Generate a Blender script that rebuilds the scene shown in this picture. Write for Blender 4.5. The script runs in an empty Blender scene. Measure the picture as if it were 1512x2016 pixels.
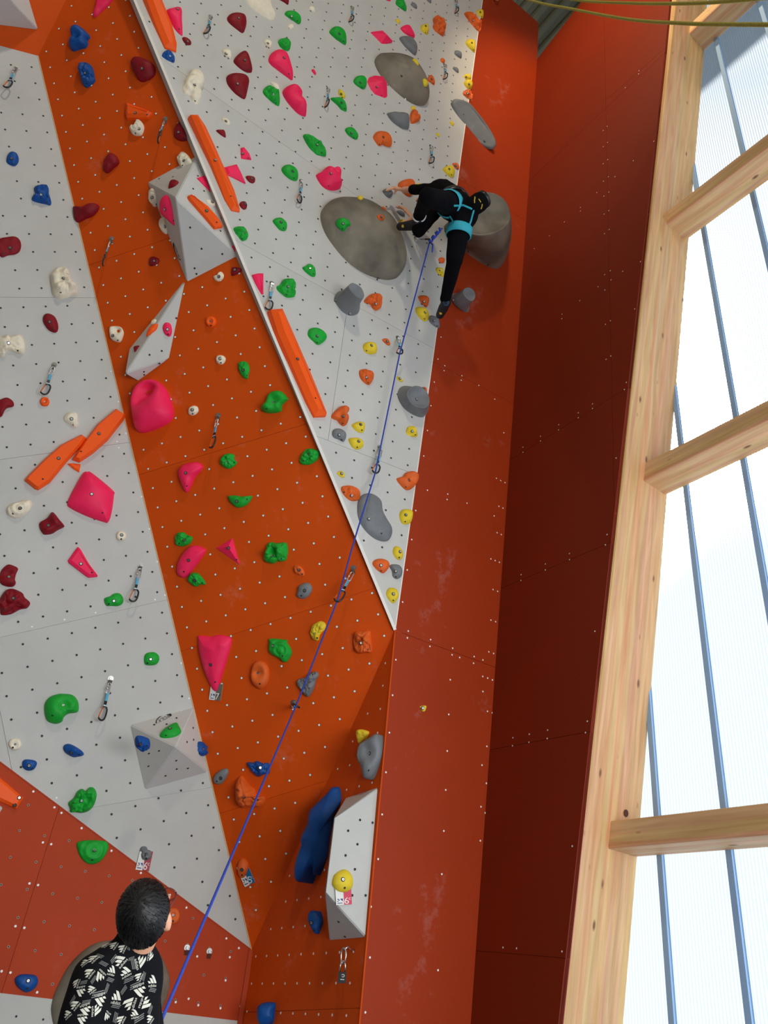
import bpy, bmesh, math, random
import numpy as np
from mathutils import Vector, Matrix, noise
from mathutils.bvhtree import BVHTree
random.seed(7)
sc = bpy.context.scene
COL = sc.collection
# ------------------------------------------------------------------ camera
F, CX, CY = 1514.0, 756.0, 1008.0
EYE = np.array([0.0, 0.0, 1.5])
CAMX = np.array([0.8064, -0.5895, 0.0476])
CAMY = np.array([-0.3287, -0.3799, 0.8647])
CAMZ = np.array([-0.4916, -0.7129, -0.5001])
cam = bpy.data.objects.new('camera', bpy.data.cameras.new('camera'))
COL.objects.link(cam)
cam.matrix_world = Matrix([[CAMX[i], CAMY[i], CAMZ[i], EYE[i]] for i in range(3)] + [[0, 0, 0, 1]])
cam.data.sensor_fit = 'VERTICAL'
cam.data.sensor_height = 36.0
cam.data.sensor_width = 27.0
cam.data.lens = 36.0 * F / 2016.0
cam.data.clip_start = 0.05
cam.data.clip_end = 200
sc.camera = cam
# ------------------------------------------------------------------ world, daylight, hall lamps, exposure
world = bpy.data.worlds.new('overcast_sky')
sc.world = world
world.use_nodes = True
wb = world.node_tree.nodes['Background']
wb.inputs[0].default_value = (0.66, 0.82, 1.0, 1)
wb.inputs[1].default_value = 0.62


def light(name, kind, loc, target, energy, color, size=1.0, size_y=None, spot=None, spread=None):
    l = bpy.data.lights.new(name, kind)
    l.energy = energy
    l.color = color
    if kind == 'AREA':
        l.shape = 'RECTANGLE' if size_y else 'DISK'
        l.size = size
        if size_y:
            l.size_y = size_y
        if spread:
            l.spread = math.radians(spread)
    elif kind == 'SUN':
        l.angle = size
    else:
        l.shadow_soft_size = size
        if spot:
            l.spot_size = math.radians(spot)
            l.spot_blend = 0.6
    o = bpy.data.objects.new(name, l)
    COL.objects.link(o)
    o.location = loc
    d = Vector(target) - Vector(loc)
    o.rotation_euler = d.to_track_quat('-Z', 'Y').to_euler()
    return o


SUN_DIR = (0.779, 0.405, 0.48)          # towards the sun, behind the polycarbonate facade
light('sun', 'SUN', (30, 4, 20), (30 - SUN_DIR[0], 4 - SUN_DIR[1], 20 - SUN_DIR[2]), 6.0, (1.0, 0.97, 0.92), 0.02)
# daylight coming in through the long glazed side of the hall behind the camera
light('facade_daylight', 'AREA', (2.0, -2.4, 1.7), (1.9, 4.5, 1.9), 225, (0.93, 0.97, 1.0), 3.6, 2.2)
# hall lamps under the roof
light('hall_lamp_far', 'AREA', (-1.2, -2.4, 11.2), (1.0, 4.4, 5.5), 165, (1.0, 0.90, 0.74), 0.6)
light('hall_lamp_near_wall', 'SPOT', (2.3, 1.2, 11.3), (4.5, 2.5, 10.0), 360, (1.0, 0.80, 0.52), 0.12, spot=84)
vs = sc.view_settings
vs.view_transform = 'Standard'
vs.look = 'None'
vs.exposure = 0.12
vs.gamma = 1.0
vs.use_curve_mapping = False
sc.cycles.use_denoising = True
sc.cycles.max_bounces = 7
sc.cycles.diffuse_bounces = 4
sc.cycles.sample_clamp_indirect = 4.0

# ------------------------------------------------------------------ projection helpers
def ray(px, py):
    d = (px - CX) * CAMX + (CY - py) * CAMY - F * CAMZ
    return d / np.linalg.norm(d)


def nrm(v):
    v = np.asarray(v, float)
    return v / np.linalg.norm(v)


class Plane:
    def __init__(s, p, n):
        s.p = np.asarray(p, float)
        s.n = nrm(n)
        if s.n @ (EYE - s.p) < 0:
            s.n = -s.n

    def hit(s, px, py, off=0.0):
        r = ray(px, py)
        return EYE + r * (((s.p + s.n * off - EYE) @ s.n) / (r @ s.n))

    def axes(s):
        a = np.cross([0, 0, 1.0], s.n)
        if np.linalg.norm(a) < 1e-3:
            a = np.array([1.0, 0, 0])
        a = nrm(a)
        return a, np.cross(s.n, a)


def plane3(a, b, c):
    a, b, c = map(np.asarray, (a, b, c))
    return Plane(a, np.cross(b - a, c - a))


def at_dist(px, py, dist):
    return EYE + ray(px, py) * dist


def at_y(px, py, y):
    r = ray(px, py)
    return EYE + r * ((y - EYE[1]) / r[1])


PL = {}
PL['GL'] = Plane(EYE + np.array([-.1649, -.9702, -.1778]) * -5.5385, [-.1649, -.9702, -.1778])
PL['GR'] = Plane(EYE + np.array([-.0521, -.9979, -.0385]) * -4.15285, [-.0521, -.9979, -.0385])
A3, B3, C3 = PL['GL'].hit(75, 110), PL['GL'].hit(495, 1870), PL['GR'].hit(778, 1240)
PL['OC'] = plane3(A3, B3, C3)
E3 = PL['GR'].hit(950, 0)
PL['R1'] = Plane(C3, np.cross(E3 - C3, [1.0, 0, 0]))
PL['R2'] = Plane(PL['R1'].hit(975, 1315), np.cross([0, 1.0, 0], PL['R1'].hit(1058, 110) - PL['R1'].hit(975, 1315)))
P03 = PL['GL'].hit(0, 1500)
PL['F4'] = plane3(P03, B3, B3 + np.array([0, 0, 1.0]))
PL['FB'] = plane3(C3, B3, PL['R1'].hit(708, 2016))
PL['F2'] = plane3(A3, PL['GL'].hit(0, 90), PL['OC'].hit(130, 0))
CROP = dict(a=(0, 0), b=(300, 0), c=(640, 0), d=(0, 280), e=(280, 280), g=(0, 600), h=(360, 600), i=(600, 640), j=(0, 900),
            k=(320, 900), l=(600, 900), m=(0, 1240), n=(370, 1220), o=(0, 1480), p=(400, 1480), q=(0, 1666), r=(400, 1666))


def cp(c, x, y):
    if c == '':
        return (x, y)
    if c == 'f':
        return (620 + x * 440 / 1512, 300 + y * 440 / 1512)
    if c == 's':
        return (740 + x * 160 / 1512, 340 + y * 160 / 1512)
    o = CROP[c]
    return (o[0] + x * 400 / 1512, o[1] + y * 400 / 1512)


def cps(c, s):
    return [cp(c, *map(float, w.split(','))) for w in s.split()]


# ------------------------------------------------------------------ materials
def srgb(r, g, b):
    f = lambda c: (c / 255 / 12.92) if c / 255 <= .04045 else ((c / 255 + .055) / 1.055) ** 2.4
    return (f(r), f(g), f(b), 1)


MATS = {}


def mat(name, col, rough=.6, metal=0, var=.0, vscale=6.0, bump=0.0, bscale=60.0, chalk=0.0, cscale=3.0, coat=0.0, spec=.5):
    if name in MATS:
        return MATS[name]
    m = bpy.data.materials.new(name)
    m.use_nodes = True
    nt = m.node_tree
    b = nt.nodes['Principled BSDF']
    b.inputs['Roughness'].default_value = rough
    b.inputs['Metallic'].default_value = metal
    b.inputs['Specular IOR Level'].default_value = spec
    b.inputs['Coat Weight'].default_value = coat
    tc = nt.nodes.new('ShaderNodeTexCoord')
    src = None
    if var > 0:
        n = nt.nodes.new('ShaderNodeTexNoise')
        n.inputs['Scale'].default_value = vscale
        n.inputs['Detail'].default_value = 6
        nt.links.new(tc.outputs['Object'], n.inputs['Vector'])
        cr = nt.nodes.new('ShaderNodeValToRGB')
        cr.color_ramp.elements[0].position = .3
        cr.color_ramp.elements[1].position = .7
        cr.color_ramp.elements[0].color = tuple(max(0, c * (1 - var)) for c in col[:3]) + (1,)
        cr.color_ramp.elements[1].color = tuple(min(1, c * (1 + var)) for c in col[:3]) + (1,)
        nt.links.new(n.outputs['Fac'], cr.inputs['Fac'])
        src = cr.outputs['Color']
    else:
        v = nt.nodes.new('ShaderNodeRGB')
        v.outputs[0].default_value = col
        src = v.outputs[0]
    if chalk > 0:
        n = nt.nodes.new('ShaderNodeTexNoise')
        n.inputs['Scale'].default_value = cscale
        n.inputs['Detail'].default_value = 9
        n.inputs['Roughness'].default_value = .72
        nt.links.new(tc.outputs['Object'], n.inputs['Vector'])
        cr = nt.nodes.new('ShaderNodeValToRGB')
        cr.color_ramp.elements[0].position = .60
        cr.color_ramp.elements[1].position = .78
        cr.color_ramp.elements[0].color = (0, 0, 0, 1)
        cr.color_ramp.elements[1].color = (chalk, chalk, chalk, 1)
        nt.links.new(n.outputs['Fac'], cr.inputs['Fac'])
        mx = nt.nodes.new('ShaderNodeMixRGB')
        nt.links.new(cr.outputs['Color'], mx.inputs['Fac'])
        nt.links.new(src, mx.inputs['Color1'])
        mx.inputs['Color2'].default_value = (.8, .76, .72, 1)
        src = mx.outputs['Color']
    nt.links.new(src, b.inputs['Base Color'])
    if bump > 0:
        n = nt.nodes.new('ShaderNodeTexNoise')
        n.inputs['Scale'].default_value = bscale
        n.inputs['Detail'].default_value = 4
        nt.links.new(tc.outputs['Object'], n.inputs['Vector'])
        bp = nt.nodes.new('ShaderNodeBump')
        bp.inputs['Strength'].default_value = bump
        bp.inputs['Distance'].default_value = .004
        nt.links.new(n.outputs['Fac'], bp.inputs['Height'])
        nt.links.new(bp.outputs['Normal'], b.inputs['Normal'])
    MATS[name] = m
    return m


M_GREY = mat('grey_wall_paint', srgb(196, 195, 190), .75, var=.05, vscale=2.2, bump=.15, bscale=300, chalk=.12, cscale=2.2)
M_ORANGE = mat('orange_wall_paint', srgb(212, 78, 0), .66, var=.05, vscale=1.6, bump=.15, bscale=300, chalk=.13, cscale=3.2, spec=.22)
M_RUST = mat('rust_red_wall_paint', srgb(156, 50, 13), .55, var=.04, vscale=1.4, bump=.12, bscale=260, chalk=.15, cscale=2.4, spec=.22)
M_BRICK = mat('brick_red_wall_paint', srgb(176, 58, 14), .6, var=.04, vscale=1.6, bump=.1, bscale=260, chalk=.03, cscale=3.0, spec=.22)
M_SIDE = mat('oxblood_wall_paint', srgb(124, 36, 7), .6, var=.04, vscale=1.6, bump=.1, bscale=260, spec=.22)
M_VOL = mat('grey_volume_paint', srgb(200, 199, 194), .75, var=.04, vscale=4, bump=.2, bscale=400, chalk=.22, cscale=5)
HC = dict(
    green=mat('green_resin', srgb(18, 165, 50), .55, var=.10, vscale=14, spec=.3, bump=.35, bscale=70),
    pink=mat('pink_resin', srgb(255, 36, 92), .55, var=.06, vscale=10, spec=.3, bump=.25, bscale=70, chalk=.10, cscale=9),
    red=mat('dark_red_resin', srgb(132, 6, 24), .6, var=.08, vscale=12, spec=.3, bump=.25, bscale=70),
    blue=mat('blue_resin', srgb(10, 76, 150), .5, var=.10, vscale=12, spec=.3, bump=.35, bscale=60),
    yellow=mat('yellow_resin', srgb(226, 198, 46), .6, var=.10, vscale=14, spec=.3, bump=.3, bscale=70, chalk=.10, cscale=10),
    orange=mat('burnt_orange_resin', srgb(222, 98, 34), .55, var=.12, vscale=14, spec=.3, bump=.4, bscale=60),
    neon=mat('neon_orange_resin', srgb(255, 92, 14), .5, var=.03, vscale=8, spec=.3, bump=.1, bscale=60),
    grey=mat('grey_resin', srgb(118, 121, 124), .5, var=.08, vscale=14, spec=.3, bump=.3, bscale=70, chalk=.12, cscale=12),
    white=mat('cream_resin', srgb(238, 228, 204), .6, var=.06, vscale=20, spec=.3, bump=.5, bscale=40),
    macro=mat('stone_grey_resin', srgb(122, 115, 101), .7, var=.46, vscale=3.2, spec=.3, bump=.4, bscale=50, chalk=.2, cscale=4))
M_DARK = mat('dark_hole', (.012, .012, .013, 1), .7)
M_STEEL = mat('bright_steel', (.72, .71, .68, 1), .28, metal=1)
M_HANG = mat('worn_steel', (.38, .37, .35, 1), .4, metal=1)
M_TNUT = mat('zinc_insert', (.92, .90, .86, 1), .5)
M_BLACK = mat('black_anodised', (.012, .012, .014, 1), .35, spec=.5)
M_SLING = mat('blue_webbing', srgb(90, 170, 205), .8)
M_WHITE = mat('white_print', srgb(235, 234, 228), .7)
M_GATE = mat('orange_gate', srgb(225, 110, 40), .35, metal=.4)
M_TRIM = mat('white_edge_trim', srgb(250, 246, 238), .6)
M_EDGE = mat('bare_plywood_edge', srgb(214, 170, 118), .7)
M_ROPE = mat('blue_rope_sheath', srgb(40, 66, 170), .75, var=.25, vscale=160)
M_ROPEG = mat('olive_rope_sheath', srgb(170, 160, 60), .75, var=.25, vscale=120)


# ------------------------------------------------------------------ object helpers
def mesh_obj(name, verts, faces, material, parent=None, loc=None, smooth=False, mats=None, midx=None):
    me = bpy.data.meshes.new(name)
    v = np.asarray(verts, float)
    base = np.zeros(3)
    if loc is not None:
        base = np.asarray(loc, float)
        v = v - base
    me.from_pydata([tuple(x) for x in v], [], [tuple(f) for f in faces])
    for m in (mats or [material]):
        me.materials.append(m)
    if midx is not None:
        me.polygons.foreach_set('material_index', midx)
    if smooth:
        me.polygons.foreach_set('use_smooth', [True] * len(me.polygons))
    me.update()
    o = bpy.data.objects.new(name, me)
    COL.objects.link(o)
    if parent is not None:
        o.parent = parent
        o.location = base - np.asarray(parent.get('_base', (0, 0, 0)), float)
    else:
        o.location = base
        o['_base'] = tuple(base)
    return o


def tag(o, label, cat, group=None, kind=None):
    o['label'] = label
    o['category'] = cat
    if group:
        o['group'] = group
    if kind:
        o['kind'] = kind
    return o


def empty(name, loc, label, cat, group=None):
    o = bpy.data.objects.new(name, None)
    COL.objects.link(o)
    o.empty_display_size = .1
    o.location = loc
    o['_base'] = tuple(map(float, loc))
    return tag(o, label, cat, group)


def tube_geo(pts, r, seg=8, closed=False):
    pts = [np.asarray(p, float) for p in pts]
    n = len(pts)
    rr = r if isinstance(r, (list, tuple)) else [r] * n
    V, Fc = [], []
    up = None
    for i, p in enumerate(pts):
        a = pts[(i - 1) % n] if (closed or i > 0) else p
        b = pts[(i + 1) % n] if (closed or i < n - 1) else p
        t = nrm(b - a)
        if up is None:
            h = np.array([0, 0, 1.0]) if abs(t[2]) < .9 else np.array([1.0, 0, 0])
            up = nrm(np.cross(t, h))
        up = nrm(up - t * (up @ t))
        w = np.cross(t, up)
        for k in range(seg):
            an = 2 * math.pi * k / seg
            V.append(p + rr[i] * (math.cos(an) * up + math.sin(an) * w))
    m = n if closed else n - 1
    for i in range(m):
        for k in range(seg):
            a, b = i * seg + k, i * seg + (k + 1) % seg
            c, d = ((i + 1) % n) * seg + (k + 1) % seg, ((i + 1) % n) * seg + k
            Fc.append((a, b, c, d))
    if not closed:
        Fc.append(tuple(range(seg - 1, -1, -1)))
        Fc.append(tuple(range((n - 1) * seg, n * seg)))
    return V, Fc


def box_geo(c, ax, ay, az, sx, sy, sz):
    c, ax, ay, az = map(lambda q: np.asarray(q, float), (c, ax, ay, az))
    V = []
    for i in (-1, 1):
        for j in (-1, 1):
            for k in (-1, 1):
                V.append(c + ax * sx / 2 * i + ay * sy / 2 * j + az * sz / 2 * k)
    Fc = [(0, 1, 3, 2), (4, 6, 7, 5), (0, 4, 5, 1), (2, 3, 7, 6), (0, 2, 6, 4), (1, 5, 7, 3)]
    return V, Fc


def join_geo(*gs):
    V, Fc = [], []
    for v, f in gs:
        o = len(V)
        V += list(v)
        Fc += [tuple(i + o for i in q) for q in f]
    return V, Fc


def catmull(pts, sub, closed=True):
    pts = [np.asarray(p, float) for p in pts]
    n = len(pts)
    out = []
    rng = range(n) if closed else range(n - 1)
    for i in rng:
        if closed:
            p0, p1, p2, p3 = pts[i - 1], pts[i], pts[(i + 1) % n], pts[(i + 2) % n]
        else:
            p0, p1, p2, p3 = pts[max(i - 1, 0)], pts[i], pts[i + 1], pts[min(i + 2, n - 1)]
        for s in range(sub):
            t = s / sub
            out.append(.5 * ((2 * p1) + (-p0 + p2) * t + (2 * p0 - 5 * p1 + 4 * p2 - p3) * t * t + (-p0 + 3 * p1 - 3 * p2 + p3) * t ** 3))
    if not closed:
        out.append(pts[-1])
    return out


def text_geo(s, size=1.0, align='CENTER'):
    cu = bpy.data.curves.new('t', 'FONT')
    cu.body = s
    cu.size = size
    cu.align_x = align
    cu.resolution_u = 2
    ob = bpy.data.objects.new('t', cu)
    COL.objects.link(ob)
    dg = bpy.context.evaluated_depsgraph_get()
    me = ob.evaluated_get(dg).to_mesh()
    V = [tuple(v.co)[:2] for v in me.vertices]
    Fc = [tuple(p.vertices) for p in me.polygons]
    ob.evaluated_get(dg).to_mesh_clear()
    bpy.data.objects.remove(ob)
    bpy.data.curves.remove(cu)
    return V, Fc


# ------------------------------------------------------------------ faceted wall panels
def clip2(poly, a, b, off):
    """keep the side of poly left of a->b, set back by off"""
    d = b - a
    L = np.linalg.norm(d)
    nn = np.array([-d[1], d[0]]) / L
    out = []
    n = len(poly)
    for i in range(n):
        p, q = poly[i], poly[(i + 1) % n]
        sp, sq = (p - a) @ nn - off, (q - a) @ nn - off
        if sp >= 0:
            out.append(p)
        if (sp >= 0) != (sq >= 0):
            out.append(p + (q - p) * (sp / (sp - sq)))
    return out


def area2(p):
    return .5 * sum(p[i][0] * p[(i + 1) % len(p)][1] - p[(i + 1) % len(p)][0] * p[i][1] for i in range(len(p)))


FACETS = {}


def facet(name, key, poly, seams, material, label, thick=.02, gap=.0014):
    """a planar stretch of climbing wall: backing plus the plywood panels between its joints"""
    P = PL[key]
    ax, ay = P.axes()
    to2 = lambda X: np.array([(X - P.p) @ ax, (X - P.p) @ ay])
    to3 = lambda q, h=0.0: P.p + q[0] * ax + q[1] * ay + h * P.n
    p2 = [to2(np.asarray(x)) for x in poly]
    if area2(p2) < 0:
        p2.reverse()
    FACETS[key] = (p2, to2, to3)
    n = len(p2)
    c3 = to3(sum(p2) / n)
    V = [to3(q, -.006) for q in p2] + [to3(q, -.06) for q in p2]
    Fc = [tuple(range(n)), tuple(range(2 * n - 1, n - 1, -1))] + [(i, n + i, n + (i + 1) % n, (i + 1) % n) for i in range(n)]
    back = mesh_obj(name, V, Fc, material, loc=c3)
    tag(back, label, 'wall', kind='structure')
    pieces = [p2]
    for s in seams:
        a, b = to2(P.hit(*s[0])), to2(P.hit(*s[1]))
        new = []
        for pc in pieces:
            if len(s) > 2:      # joint that only crosses the panel holding this pixel
                m = to2(P.hit(*s[2]))
                if not inside(m, pc):
                    new.append(pc)
                    continue
            for u, v in ((a, b), (b, a)):
                q = clip2(pc, u, v, gap)
                if len(q) >= 3 and abs(area2(q)) > .004:
                    new.append(q)
        pieces = new
    for pc in pieces:
        m = len(pc)
        V = [to3(q) for q in pc] + [to3(q, -thick) for q in pc]
        Fc = [tuple(range(m)), tuple(range(2 * m - 1, m - 1, -1))] + [(i, m + i, m + (i + 1) % m, (i + 1) % m) for i in range(m)]
        mesh_obj('panel', V, Fc, material, parent=back, loc=to3(sum(pc) / m))
    return back


def inside(p, poly):
    c = False
    n = len(poly)
    for i in range(n):
        a, b = poly[i], poly[(i + 1) % n]
        if (a[1] > p[1]) != (b[1] > p[1]) and p[0] < (b[0] - a[0]) * (p[1] - a[1]) / (b[1] - a[1]) + a[0]:
            c = not c
    return c


def discs(name, parent, P, pts, r, material, lift=.0012, seg=8, ring=None, ringmat=None):
    V, Fc, mi = [], [], []
    ax, ay = P.axes()
    for X in pts:
        if ring:
            o = len(V)
            V += [X + P.n * lift + ring * (math.cos(2 * math.pi * k / seg) * ax + math.sin(2 * math.pi * k / seg) * ay) for k in range(seg)]
            Fc.append(tuple(range(o, o + seg)))
            mi.append(1)
        o = len(V)
        V += [X + P.n * (lift + .0008) + r * (math.cos(2 * math.pi * k / seg) * ax + math.sin(2 * math.pi * k / seg) * ay) for k in range(seg)]
        Fc.append(tuple(range(o, o + seg)))
        mi.append(0)
    if not V:
        return
    o = mesh_obj(name, V, Fc, material, parent=parent, loc=pts[0], mats=[material, ringmat or material], midx=mi)
    o['kind'] = 'stuff'
    return o


def lattice(key, o_px, r_px, nr, c_px, nc, c0_px=None, margin=.045, rng=60):
    P = PL[key]
    p2, to2, to3 = FACETS[key]
    O = to2(P.hit(*o_px))
    R = (to2(P.hit(*r_px)) - O) / nr
    C = (to2(P.hit(*c_px)) - to2(P.hit(*(c0_px or o_px)))) / nc
    out = []
    for i in range(-rng, rng):
        for j in range(-rng, rng):
            q = O + i * R + j * C
            if inside(q, p2) and all(inside(q + np.array(d), p2) for d in ((margin, 0), (-margin, 0), (0, margin), (0, -margin))):
                out.append(to3(q))
    return out


GROUND = 0.0


def down_to(p, q, z):
    """point on the line p->q at height z"""
    p, q = np.asarray(p), np.asarray(q)
    return p + (q - p) * ((z - p[2]) / (q[2] - p[2]))


H = lambda k, *q: PL[k].hit(*q)
# left grey wall
w_gl = facet('wall_left', 'GL', [A3, B3, H('GL', -420, 1186), H('GL', -420, -22)],
             [((0, 1255), (333, 1180)), ((0, 585), (190, 586)), ((0, 905), (262, 870)), ((12, 1460), (0, 1400)), ((178, 1590), (440, 1546))],
             M_GREY, 'light grey overhanging climbing wall panel field at the left')
# orange overhanging centre facet
w_oc = facet('wall_center', 'OC', [A3, H('OC', 204, -148), C3, B3],
             [((480, 872), (625, 828)), ((333, 1290), (700, 1170)), ((430, 1602), (600, 1550)), ((300, 480), (60, 560))],
             M_ORANGE, 'orange overhanging climbing wall facet in the middle')
gr_tr = H('GR', 956.6, -46)
w_gr = facet('wall_upper', 'GR', [H('GR', 204, -148), C3, gr_tr, H('GR', 500, -460), H('GR', 204, -600)],
             [((403, 175), (467, 220)), ((470, 476), (658, 579)), ((645, 867), (714, 894)), ((662, 756), (646, 867), (655, 800)) ],
             M_GREY, 'tall light grey climbing wall facet above the white edge')
r1l = np.array([H('R1', 708, 2016)[0], 0, 0])
low_l = down_to(C3, H('R1', 708, 2016), 0.0)
low_r = down_to(H('R1', 975.5, 1315), H('R1', 972, 2016), 0.0)
w_r1 = facet('wall_right', 'R1', [C3, gr_tr, H('R1', 1060, 45), H('R1', 1058, 110), H('R1', 985, 1250), H('R1', 975.5, 1315), low_r, low_l],
             [((778, 1241), (975, 1314)), ((857, 714), (997, 788)), ((905, 352), (1043, 440))],
             M_RUST, 'rust red plain wall beside the grey climbing facet')
r2a, r2b = H('R2', 975.5, 1315), H('R2', 1058, 110)
fold_low = np.array([r2a[0] + .004, r2a[1] + .1, r2a[2]])
r2_low = down_to(r2b, r2a, 0.0)
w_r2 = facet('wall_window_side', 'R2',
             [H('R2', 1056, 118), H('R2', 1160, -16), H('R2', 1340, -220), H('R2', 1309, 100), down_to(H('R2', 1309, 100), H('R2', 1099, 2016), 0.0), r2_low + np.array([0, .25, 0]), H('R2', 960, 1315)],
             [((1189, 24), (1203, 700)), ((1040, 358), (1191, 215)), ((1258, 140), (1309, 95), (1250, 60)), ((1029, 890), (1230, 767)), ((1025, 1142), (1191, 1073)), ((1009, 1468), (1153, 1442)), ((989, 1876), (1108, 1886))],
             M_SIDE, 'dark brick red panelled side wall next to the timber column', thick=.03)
fl = down_to(B3, H('F4', 472, 2016), 0.0)
w_fb = facet('wall_return', 'FB', [C3, B3, fl, low_l],
             [((560, 1990), (700, 1985))], M_ORANGE, 'orange return wall under the overhang beside the rust red wall')
f4l = H('F4', -420, 1186)
w_f4 = facet('wall_base', 'F4', [P03 + (P03 - B3) * 1.2, B3, H('F4', 472, 2010), H('F4', -420, 1906)],
             [((116, 1591), (42, 1829)), ((300, 1730), (258, 1990))], M_BRICK, 'brick red base wall behind the belayer')
PL['F5'] = PL['F4']
f5a, f5b = H('F4', 472, 2010), H('F4', -420, 1906)
w_f5 = facet('wall_plinth', 'F5', [f5a, f5b, np.array([f5b[0], f5b[1], 0.0]), np.array([fl[0], fl[1], 0.0])], [], M_GREY,
             'pale grey plinth panel at the foot of the wall')
w_f2 = facet('wall_overhang', 'F2', [A3, H('F2', -420, -22), H('F2', -420, -520), H('F2', 204, -148)], [], M_ORANGE,
             'bright orange roof facet in the top left corner')
# threaded inserts
KK = 400 / 1512
discs('insert_hole', w_gl, PL['GL'], lattice('GL', (48.4, 1044.2), (271.7, 1008.2), 5, (75.4, 1170.9), 8, (4.8, 840.7)), .0068, M_DARK, ring=.0088, ringmat=mat('worn_rim', srgb(150, 150, 146), .6))
gr_l = lattice('GR', (495.1, 507.2), (763.2, 646.6), 8, (495.1, 507.2), 10, (555.0, 257.0))
discs('insert_hole', w_gr, PL['GR'], gr_l, .0072, M_DARK, ring=.0092, ringmat=MATS['worn_rim'])
oc_l = lattice('OC', (347.5, 986.8), (574.2, 911.4), 6, (640.4, 1151.1), 6, (574.2, 911.4))
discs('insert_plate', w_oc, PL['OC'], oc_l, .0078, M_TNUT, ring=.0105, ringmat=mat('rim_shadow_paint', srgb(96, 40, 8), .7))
discs('insert_plate', w_fb, PL['FB'], lattice('FB', (516.9, 1936.4), (661.9, 1935.6), 6, (516.9, 1936.4), 2, (533.6, 1829.2)), .0075, M_TNUT)
discs('insert_hole', w_f4, PL['F4'], lattice('F4', (120.1, 1706.5), (214.8, 1724.4), 2, (69.3, 1871.5), 3), .0042, M_DARK, ring=.0078, ringmat=mat('dull_insert', srgb(150, 130, 112), .5))
discs('insert_hole', w_f5, PL['F5'], [H('F4', x, y) for x, y in ((32, 2001), (85, 2007), (140, 2012), (312, 2008), (420, 2030))], .006, M_DARK)
def pxs(c, s): return cps(c, s)
r1s = pxs('i', '1013,90 990,254 963,425 938,601 912,785 884,975 1041,303 1036,340 1168,378 1163,411 1294,450 1412,552 1480,802') + \
      pxs('l', '912,247 825,398 795,614 761,840 727,1079 769,1295 1063,275 1058,316 1206,343 1425,158 1457,175 1489,190 1443,366 1474,380 1408,438 1430,563 1461,577 1384,758 1416,770 1447,783 1400,986 1434,999 1384,1213 1419,1225')
s5 = 300 / 1512
r1s += [(700 + x * s5, 1180 + y * s5) for x, y in ((398, 600), (366, 951), (334, 1323), (521, 315), (512, 383), (743, 400), (736, 467), (962, 485), (956, 551), (1031, 578), (1175, 568), (1169, 634), (1262, 602), (1321, 521), (1368, 538), (1260, 765), (1309, 782), (1356, 800), (938, 798), (1262, 915), (1307, 1111), (1355, 1127), (923, 1142), (1301, 1459), (1350, 1475), (908, 1505))]
r1s += [(700 + x * s5, 1480 + y * s5) for x, y in ((300, 204), (262, 622), (223, 1065), (893, 379), (874, 786), (854, 1214), (1253, 133), (1296, 313), (1346, 326), (1243, 546), (1285, 607), (1288, 713), (1340, 726), (1236, 883), (1333, 1116))]
r1s += [(730, 1785), (728, 1885), (719, 1993), (862, 1910)]
discs('screw_head', w_r1, PL['R1'], [H('R1', *q) for q in r1s], .0062, M_TNUT)
s6 = 612 / 1512
r2s = [(900 + x * s6, y * s6) for x, y in ((730, 615), (711, 635), (732, 693), (711, 714), (733, 777), (711, 797), (736, 860), (712, 882), (738, 935), (714, 955), (738, 1025), (715, 1042), (740, 1117), (717, 1137), (885, 345), (883, 360), (818, 427), (768, 860), (857, 782), (600, 1010), (600, 1027), (522, 1080), (449, 1147), (376, 1210), (957, 688), (680, 937))]
r2s += [(900 + x * s6, 500 + y * s6) for x, y in ((745, 82), (718, 101), (806, 85), (749, 127), (719, 176), (686, 160), (597, 228), (511, 293), (510, 315), (746, 325), (722, 343), (748, 497), (725, 513), (864, 268), (892, 38), (824, 625), (814, 660), (659, 730), (659, 752), (590, 773), (590, 797), (495, 831), (494, 856), (406, 887), (406, 910), (321, 940), (321, 965), (774, 993))]
r2s += [(900 + x * s6, 1000 + y * s6) for x, y in ((730, 130), (722, 180), (547, 222), (547, 252), (430, 273), (430, 302), (312, 325), (311, 353), (671, 600), (634, 1038), (625, 1093), (441, 1081), (439, 1122), (352, 1101), (350, 1140), (272, 1118), (270, 1157))]
r2s += [(900 + x * s6, 1500 + y * s6) for x, y in ((561, 410), (511, 922), (290, 907), (224, 903))]
discs('screw_head', w_r2, PL['R2'], [H('R2', *q) for q in r2s], .0055, M_TNUT)
gls = pxs('g', '825,496 880,723 936,958 884,1065 871,1018 436,1068 220,1143') + pxs('j', '220,10 1053,295 1111,535 1170,779 1227,1027 1153,1060 711,1158 480,1209 238,1262') + pxs('m', '1347,248 1350,607 1407,510 421,1250') 
discs('screw_head', w_gl, PL['GL'], [H('GL', *q) for q in gls], .006, M_TNUT)
f4s = pxs('o', '248,296 405,414 457,455 607,569 319,675 381,688 829,737 1048,902 219,980 283,992 115,1298 181,1310') + pxs('q', '12,930 78,940 276,1087 1264,363 1387,457 1467,820 1403,1135 1307,1160 1475,1183') + pxs('r', '172,686 265,758 197,826 166,998 128,1205 278,1190 340,820')
discs('screw_head', w_f4, PL['F4'], [H('F4', *q) for q in f4s], .007, M_TNUT)
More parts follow.
